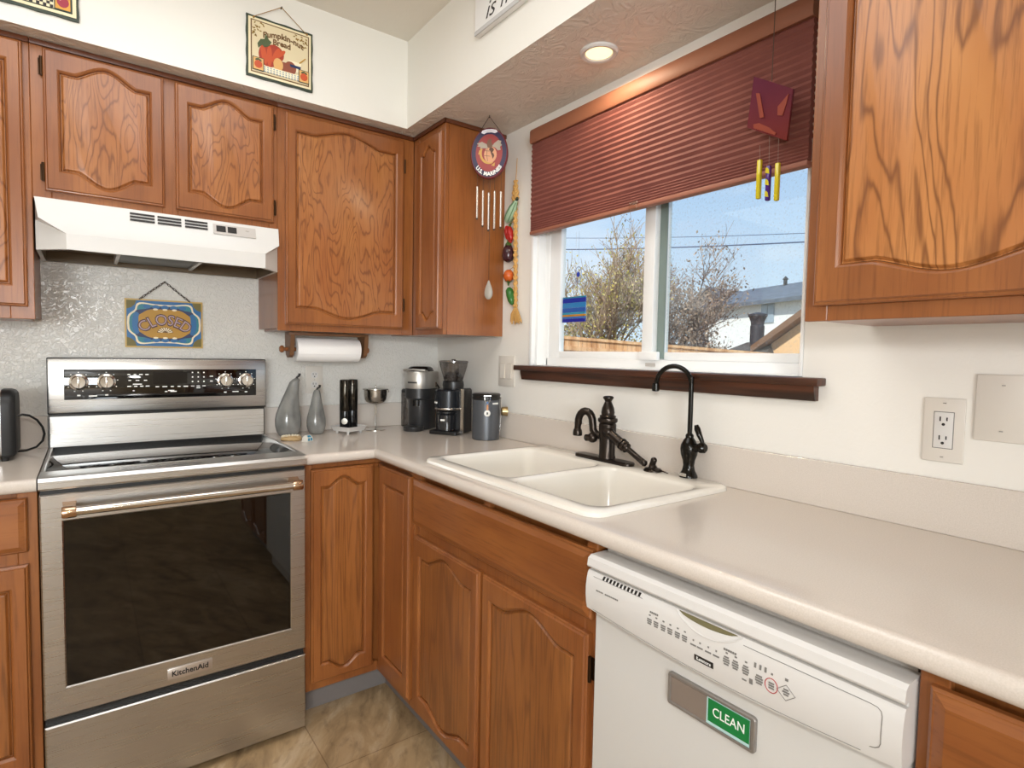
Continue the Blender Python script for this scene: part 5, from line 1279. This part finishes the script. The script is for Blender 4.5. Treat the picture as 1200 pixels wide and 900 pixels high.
m = MB()
for c_, z in (((-.026, -.660, 0), 2.000), ((-.026, -.674, 0), 1.990), ((-.026, -.668, 0), 1.925), ((-.026, -.674, 0), 1.786), ((-.026, -.680, 0), 1.697)):
    m.tube([(-.022, c_[1], z), (-.016, -.696, z+.012)], .0012, 5)
m.obj('tie', M_string, vb)

# fused glass chime hung in front of the blind
gc = thing('glass_wind_chime', 'square dark red glass panel wind chime with yellow and purple tubes', 'wind chime', (-.10, -1.91, ZS))
M_gred = glass_mat('red_glass', (.42, .025, .035), .10)
def panel_mat():
    m = mat('fused_red_glass', '7A1420', .45, Specular_IOR_Level=.15); b = bsdf(m); b.inputs['Alpha'].default_value = .93
    v = coords(m, (1, 1, 1)); sp_ = N(m, 'SeparateXYZ'); LK(m, v, sp_.inputs[0]); r = ramp(m, math_(m, 'MULTIPLY_ADD', sp_.outputs['Z'], 1.) , [(.0, '752418'), (1., '5E1230')])
    r.node.inputs[0].links[0].from_node.inputs[1].default_value = 5.5; r.node.inputs[0].links[0].from_node.inputs[2].default_value = 2.45
    LK(m, r, b.inputs['Base Color']); return m
q4 = [(-.10, -1.856, 2.161), (-.10, -1.963, 2.091), (-.10, -1.952, 1.966), (-.10, -1.842, 2.032)]
m = MB(); m.loops([[(x-.004, y, z) for x, y, z in q4], [(x+.004, y, z) for x, y, z in q4]]); gp_ = m.obj('glass_panel', panel_mat(), gc)
mo = mat('orange_glass', '8E3A22', .4, Specular_IOR_Level=.2)
def onp(s, t): # bilinear on the panel
    a, b, c_, d = [Vector(p) for p in q4]; p = (a*(1-s)+b*s)*(1-t)+(d*(1-s)+c_*s)*t; return p
for P in ([(.12, .30), (.22, .28), (.40, .70), (.30, .74)], [(.70, .42), (.92, .12), (.90, .30), (.84, .56), (.72, .58)], [(.16, .90), (.30, .84), (.56, .86), (.74, .92), (.72, .97), (.18, .97)]):
    m = MB(); m.loops([[onp(*p)+Vector((-.0045, 0, 0)) for p in P], [onp(*p)+Vector((-.0062, 0, 0)) for p in P]]); m.obj('glass_inlay', mo, gp_)
m = MB(); m.tube([(-.10, -1.905, ZS-.001), (-.10, -1.904, 2.132)], .0011, 6); m.obj('hanging_cord', M_thread, gc)
M_gy = mat('yellow_glass', 'D8C81E', .15, Coat_Weight=.4); M_gpur = mat('purple_glass', '4A1F7A', .15)
for y, z0, z1, mt in ((-1.880, 1.835, 1.938, M_gy), (-1.906, 1.825, 1.916, M_gpur), (-1.930, 1.820, 1.917, M_gy)):
    m = MB(); m.box(-.106, -.094, y-.0058, y+.0058, z0, z1, .003); tb = m.obj('chime_bar', mt, gc)
    m = MB(); m.tube([(-.10, y, z1-.004), (-.10, y+.002, 1.992+(-1.906-y)*.62)], .0006, 5); m.obj('bar_cord', mat('fine_wire', '8A7A70', .5), tb)
    if mt is M_gpur:
        m = MB()
        for k in range(3): zc0 = z0+.014+.030*k; m.loops([[(-.1064, y+a, zc0+b) for a, b in ((-.005, -.006), (.0055, -.002), (.0055, .010), (.002, .012), (-.003, .006))], [(-.1052, y+a, zc0+b) for a, b in ((-.005, -.006), (.0055, -.002), (.0055, .010), (.002, .012), (-.003, .006))]])
        m.obj('yellow_patch', M_gy, tb)

# suncatchers in the left pane
st = thing('glass_suncatcher', 'square striped blue fused glass suncatcher hung in the left window pane', 'suncatcher', (.045, -1.02, 1.535))
gx0 = .045
def unp_x(y, z): return y, z
Y_, Z_ = (-1.092, -.961), (1.545, 1.648)
stripes = [('teal_strip', '2C8FB0', 0, .06), ('deep_blue_strip', '1230A8', .06, .24), ('sky_strip', '2A86C8', .24, .44), ('blue_strip', '1E5FB8', .44, .62), ('aqua_strip', '2FA0C0', .62, .70), ('amber_strip', 'C88A2A', .70, .78), ('sky_strip', '2470C0', .78, .86), ('deep_blue_strip', '1226A0', .86, 1.)]
for nm, hx, a, b in stripes:
    m = MB(); m.box(gx0-.003, gx0+.003, Y_[0], Y_[1], Z_[1]-(Z_[1]-Z_[0])*b, Z_[1]-(Z_[1]-Z_[0])*a-.0004)
    mm = bpy.data.materials.get('glass_'+hx) or mat('glass_'+hx, hx, .1, Transmission_Weight=.25, Emission_Strength=0.)
    m.obj(nm, mm, st)
m = MB(); m.tube([(gx0, -1.03, 1.648), (gx0, -1.03, 1.905)], .0004, 4); m.obj('nylon_line', mat('nylon', 'D8DDE0', .3), st)
rs = thing('round_suncatcher', 'small clear round suncatcher with a blue center above the striped glass', 'suncatcher', (.045, -1.05, 1.72))
m = MB(); q = Vector((.045, -1.046, 1.735)); m.tube([q+Vector((0, .019*math.cos(2*PI*k/28), .030*math.sin(2*PI*k/28))) for k in range(28)], .0013, 6, True); m.obj('rim', mat('pewter_blue', '7F93B8', .3, .4), rs)
m = MB(); m.lathe([(.0075, -.002), (.0075, .002)], q, (1, 0, 0), 16)
for v in m.bm.verts: v.co.z = q.z+(v.co.z-q.z)*1.4
m.obj('blue_center', mat('cobalt_glass', '2A46B0', .1), rs)
m = MB()
for k in range(8): a = 2*PI*k/8; m.tube([q+Vector((0, .007*math.cos(a), .010*math.sin(a))), q+Vector((0, .0185*math.cos(a), .0295*math.sin(a)))], .0006, 4)
m.tube([q+Vector((0, 0, .030)), q+Vector((0, 0, .17))], .0004, 4)
for k in range(3): m.tube([q+Vector((0, -.008+.008*k, -.029)), q+Vector((0, -.008+.008*k, -.040))], .0012, 5)
m.obj('spokes', mat('silver_wire', '9AA4B4', .3, .6), rs)

# ================================================================== OUTSIDE
def groundmat():
    m = mat('dry_winter_ground', '9A8A6E', .9); v = coords(m); LK(m, ramp(m, noise(m, v, .8, 5), [(.3, '7E7258'), (.7, 'A89878')]), bsdf(m).inputs['Base Color']); return m
m = MB(); m.box(.2, 80, -60, 90, -.7, -.6); struct('ground', m, groundmat())
M_fence = mat('cedar_fence', 'C99A6C', .8); _v = coords(M_fence, (7, 7, .8)); LK(M_fence, ramp(M_fence, noise(M_fence, _v, 1, 4, .6), [(.3, 'A87448'), (.5, 'D2A478'), (.75, 'E6C6A0')]), bsdf(M_fence).inputs['Base Color'])
fe = thing('fence', 'weathered cedar board fence across the yard', 'fence', (7.0, 4.5, -.6))
A, B = Vector((5.9, 6.9, 0)), Vector((11.5, 4.0, 0)); n = 62; m = MB()
zt = lambda s: 1.87-.37*s
for k in range(n):
    s = k/n; p = A.lerp(B, s); q = A.lerp(B, (k+.92)/n); d = (q-p).normalized(); nn = Vector((-d.y, d.x, 0))*.01
    z = zt(s)+.006*((k*7) % 3-1)
    m.loops([[tuple(v)[:2]+(-.6,) for v in (p-nn, q-nn, q+nn, p+nn)], [tuple(v)[:2]+(z,) for v in (p-nn, q-nn, q+nn, p+nn)]])
m.obj('boards', M_fence, fe)
dn = (B-A).normalized(); nn = Vector((-dn.y, dn.x, 0)); nn = -nn if nn.x > 0 else nn
for dz, h, o in ((-.02, .06, .035), (-.24, .09, .045), (-1.6, .09, .045)):
    m = MB(); a0, b0 = A+nn*.011, B+nn*.011
    m.loops([[(p.x+nn.x*w, p.y+nn.y*w, zt(s)+dz+z) for w, z in ((0, -h/2), (o, -h/2), (o, h/2), (0, h/2))] for p, s in ((a0, 0), (b0, 1))]); m.obj('rail', M_fence, fe)
for k in range(4):
    s = (k+.4)/4; p = A.lerp(B, s)-nn*.06; m = MB(); m.box(p.x-.045, p.x+.045, p.y-.045, p.y+.045, -.6, zt(s)-.05); m.obj('post', M_fence, fe)

def tree(name, label, base, h, spread, seed, depth, leaves, leafcol, barkcol, leafsize=.05, trunk=.09, first=.25, group=None, up=.55, nb=(3, 4), fill=None):
    rnd = random.Random(seed); t = thing(name, label, 'tree' if 'tree' in name else 'shrub', base, group=group)
    m = MB(); tips = []
    def grow(p, d, L, r, k):
        P = [p]; n_ = 3
        for i in range(n_):
            d = (d+Vector((rnd.uniform(-.18, .18), rnd.uniform(-.18, .18), rnd.uniform(-.04, .12)))).normalized(); P.append(P[-1]+d*L/n_)
        m.tube(P, [r*(1-.4*i/n_) for i in range(n_+1)], 5 if k < 2 else 3, cap=False)
        if k >= depth-1: tips.extend(P[1:])
        if k >= depth: return
        for j in range(rnd.randint(*nb)):
            a = rnd.uniform(0, 2*PI); w = rnd.uniform(.45, .95)*spread
            nd = (d*up+Vector((math.cos(a)*w, math.sin(a)*w, rnd.uniform(.05, .5)))).normalized()
            grow(P[rnd.randint(1, n_)], nd, L*rnd.uniform(.55, .82), r*.55, k+1)
        grow(P[-1], (d+Vector((rnd.uniform(-.2, .2), rnd.uniform(-.2, .2), .2))).normalized(), L*.78, r*.6, k+1)
    grow(Vector(base), Vector((0, 0, 1)), h*first, trunk, 0)
    m.obj('trunk_and_branches', mat(name+'_bark', barkcol, .9), t, smooth=0, fix=False)
    if fill:
        n0 = len(tips)
        for k in range(int(n0*fill[0])):
            a, q, w = rnd.uniform(0, 2*PI), math.sqrt(rnd.random()), rnd.random()
            tips.append(Vector(base)+Vector((fill[1]*q*math.cos(a), fill[1]*q*math.sin(a), w*fill[2]*math.sqrt(max(0, 1-(q*.8)**2)))))
    if leaves:
        m = MB(); bm = m.bm
        for k in range(leaves):
            p = rnd.choice(tips)+Vector((rnd.gauss(0, .09), rnd.gauss(0, .09), rnd.gauss(0, .09)))
            e = Euler((rnd.uniform(0, 6.3), rnd.uniform(0, 6.3), rnd.uniform(0, 6.3))).to_matrix(); s = leafsize*rnd.uniform(.6, 1.3)
            vs_ = [bm.verts.new(p+e @ Vector(q)*s) for q in ((-.5, 0, 0), (0, -.28, .06), (.5, 0, 0), (0, .28, .06))]
            f_ = bm.faces.new(vs_); f_.material_index = rnd.randint(0, len(leafcol)-1)
        m.obj('foliage', [mat(name+'_leaf', c_, .8) for c_ in leafcol], t, smooth=0, fix=False)
    return t
tree('bare_tree', 'tall bare tree with sparse yellow-green leaves seen through the left pane', (9.2, 7.35, -.6), 6.8, .85, 11, 5, 7500, ('B8A858', 'C8B880', 'A09A58'), 'A08C78', .07, .10, .24, nb=(3, 5), fill=(.9, 1.5, 3.0))
tree('bare_tree', 'dense reddish-brown twiggy tree right of the window mullion', (12.0, 7.55, -.6), 6.5, 1.1, 23, 5, 8000, ('A08A78', 'B09C8A', '8E8070'), '8E7C70', .09, .09, .29, nb=(3, 5), fill=(.5, 1.5, 3.6))
tree('green_bush', 'olive green bush behind the fence in the left pane', (9.6, 9.4, -.6), 4.6, 1.1, 5, 4, 7000, ('6E7648', '8A8C58', '5C643E'), '6A5C48', .10, .06, .25, fill=(3, 1.6, 3.6))
tree('distant_tree', 'small hazy bare tree standing beyond the roof', (42.0, 24.9, -.6), 9.6, .8, 31, 5, 0, (), '9C949A', .06, .07, .26)

# white house with a dark shingle roof, far behind the fence
M_shingle = mat('slate_shingles', '5C6470', .9); _v = coords(M_shingle, (1.2, 1.2, 6)); LK(M_shingle, ramp(M_shingle, noise(M_shingle, _v, 2, 4), [(.3, '515863'), (.7, '6F7884')]), bsdf(M_shingle).inputs['Base Color'])
M_stucco = mat('white_stucco', 'E9E8E6', .8)
ho = thing('neighbor_house', 'white house with slate grey roof across the fence', 'house', (27, 13, -.6))
def gable(par, P, ridge_h, eave, wallm, roofm, z0, th=.18, over=.5, names=('wall', 'roof')):
    """P: four footprint corners; the ridge runs along edge 0-1"""
    a, b, c_, d = [Vector(p+(0,)) for p in P]; m = MB()
    r0, r1 = (a+d)/2, (b+c_)/2
    up_ = lambda v, z: Vector((v.x, v.y, z))
    bm = m.bm; V = [bm.verts.new(up_(v, z)) for z in (z0, eave) for v in (a, b, c_, d)]; R0_, R1_ = bm.verts.new(up_(r0, ridge_h)), bm.verts.new(up_(r1, ridge_h))
    for f_ in ((0, 1, 5, 4), (2, 3, 7, 6)): bm.faces.new([V[i] for i in f_])
    bm.faces.new((V[1], V[2], V[6], R1_, V[5])); bm.faces.new((V[3], V[0], V[4], R0_, V[7]))
    w = m.obj(names[0], wallm, par, smooth=0)
    m = MB(); ex = (b-a).normalized()*over
    for p, q in ((a, b), (d, c_)):
        rp, rq = (r0, r1); out_ = ((p-r0)); k = 1+over/out_.length*1.
        ez = ridge_h-(ridge_h-eave)*k
        A_, B_, C_, D_ = up_(r0-ex, ridge_h+.02), up_(r1+ex, ridge_h+.02), up_(r1+(q-r1)*k+ex, ez+.02), up_(r0+(p-r0)*k-ex, ez+.02)
        m.loops([[A_, B_, C_, D_], [v+Vector((0, 0, th)) for v in (A_, B_, C_, D_)]])
    m.obj(names[1], roofm, par, smooth=0)
    return w
gable(ho, [(25.26, 15.6), (21.89, 5.97), (27.55, 3.99), (30.92, 13.62)], 5.0, 4.015, M_stucco, M_shingle, -.6)
m = MB(); m.lathe([(.09, 0), (.09, .62), (.15, .65), (.02, .80)], (27.0, 12.35, 4.75), n=10); m.obj('vent_pipe', M_greyd, ho)
for s0, z0_, z1_, nm in ((.40, 3.05, 3.9, 'window'), (.44, 3.05, 3.9, 'window'), (.62, 1.0, 2.0, 'window')):
    a_, b_ = Vector((25.26, 15.6, 0)), Vector((21.89, 5.97, 0)); p = a_.lerp(b_, s0); q = a_.lerp(b_, s0+.035); nn_ = Vector((.944, -.33, 0))
    m = MB(); m.loops([[Vector((v.x, v.y, z))-nn_*.06 for v, z in ((p, z0_), (q, z0_), (q, z1_), (p, z1_))], [Vector((v.x, v.y, z))+nn_*.02 for v, z in ((p, z0_), (q, z0_), (q, z1_), (p, z1_))]]); m.obj(nm, mat('house_window', '9AA8B4', .2), ho)
h2 = thing('neighbor_house', 'grey gable roof peeking over the left end of the white house', 'house', (36, 21.3, -.6))
gable(h2, [(34, 22.8), (39, 22.8), (39, 19.8), (34, 19.8)], 6.15, 4.95, mat('grey_siding', '8A8C94', .8), M_shingle, -.6)
h3 = thing('neighbor_house', 'tan house with brown rake boards at the lower right pane corner', 'house', (12.5, 2.6, -.6))
gable(h3, [(12.0, 4.7), (17.0, 4.9), (17.0, .6), (12.0, .4)], 3.30, 1.78, mat('tan_stucco', 'E2B98C', .8), mat('brown_shingles', '7A5A44', .9), -.6, .16, .35)
m = MB(); m.box(11.9, 12.0, 3.2, 3.75, .9, 1.50); m.obj('window', M_greyd, h3)
h4 = thing('low_roof', 'low dark hip roof carrying a black metal chimney', 'roof', (12.2, 5.1, 0))
M_tar = mat('charcoal_shingles', '4E4A48', .9)
m = MB(); bm = m.bm
bs = [bm.verts.new(p) for p in ((11.6, 5.9, 1.52), (11.6, 4.62, 1.52), (13.2, 4.62, 1.52), (13.2, 5.9, 1.52))]; tp = [bm.verts.new(p) for p in ((12.2, 5.45, 1.82), (12.2, 4.75, 1.82))]
for f_ in ((bs[0], bs[1], tp[1], tp[0]), (bs[1], bs[2], tp[1]), (bs[2], bs[3], tp[0], tp[1]), (bs[3], bs[0], tp[0])): bm.faces.new(f_)
bm.faces.new(bs[::-1]); m.obj('hip_roof', M_tar, h4, smooth=0)
m = MB(); m.box(11.75, 13.05, 4.75, 5.75, -.6, 1.52); m.obj('wall', mat('low_roof_wall', 'B89A7A', .8), h4)
M_chim = mat('chimney_black', '2E3038', .6)
m = MB(); m.lathe([(.165, 0), (.165, .50), (.15, .52), (.16, .60), (.20, .72), (.225, .74), (.225, .79), (.05, .84)], (12.1, 5.14, 1.72), n=20); m.obj('chimney', M_chim, h4)
# power lines
for lab, za, zb, r in (('upper thin power line crossing the sky outside the window', 9.33, 7.15, .016), ('lower thicker power line crossing the sky outside the window', 8.56, 6.75, .032)):
    m = MB(); P = []
    for k in range(25):
        s = -.5+2*k/24; P.append((25, 26.4+(10.77-26.4)*s, za+(zb-za)*s-1.0*(.25-(s-.5)**2)*.3))
    m.tube(P, r, 6); tag(m.obj('power_line', mat('cable', '4A5A78', .6), None, (25, 18, 8)), lab, 'power line')

for o in bpy.data.objects:
    if '_world' in o: del o['_world']
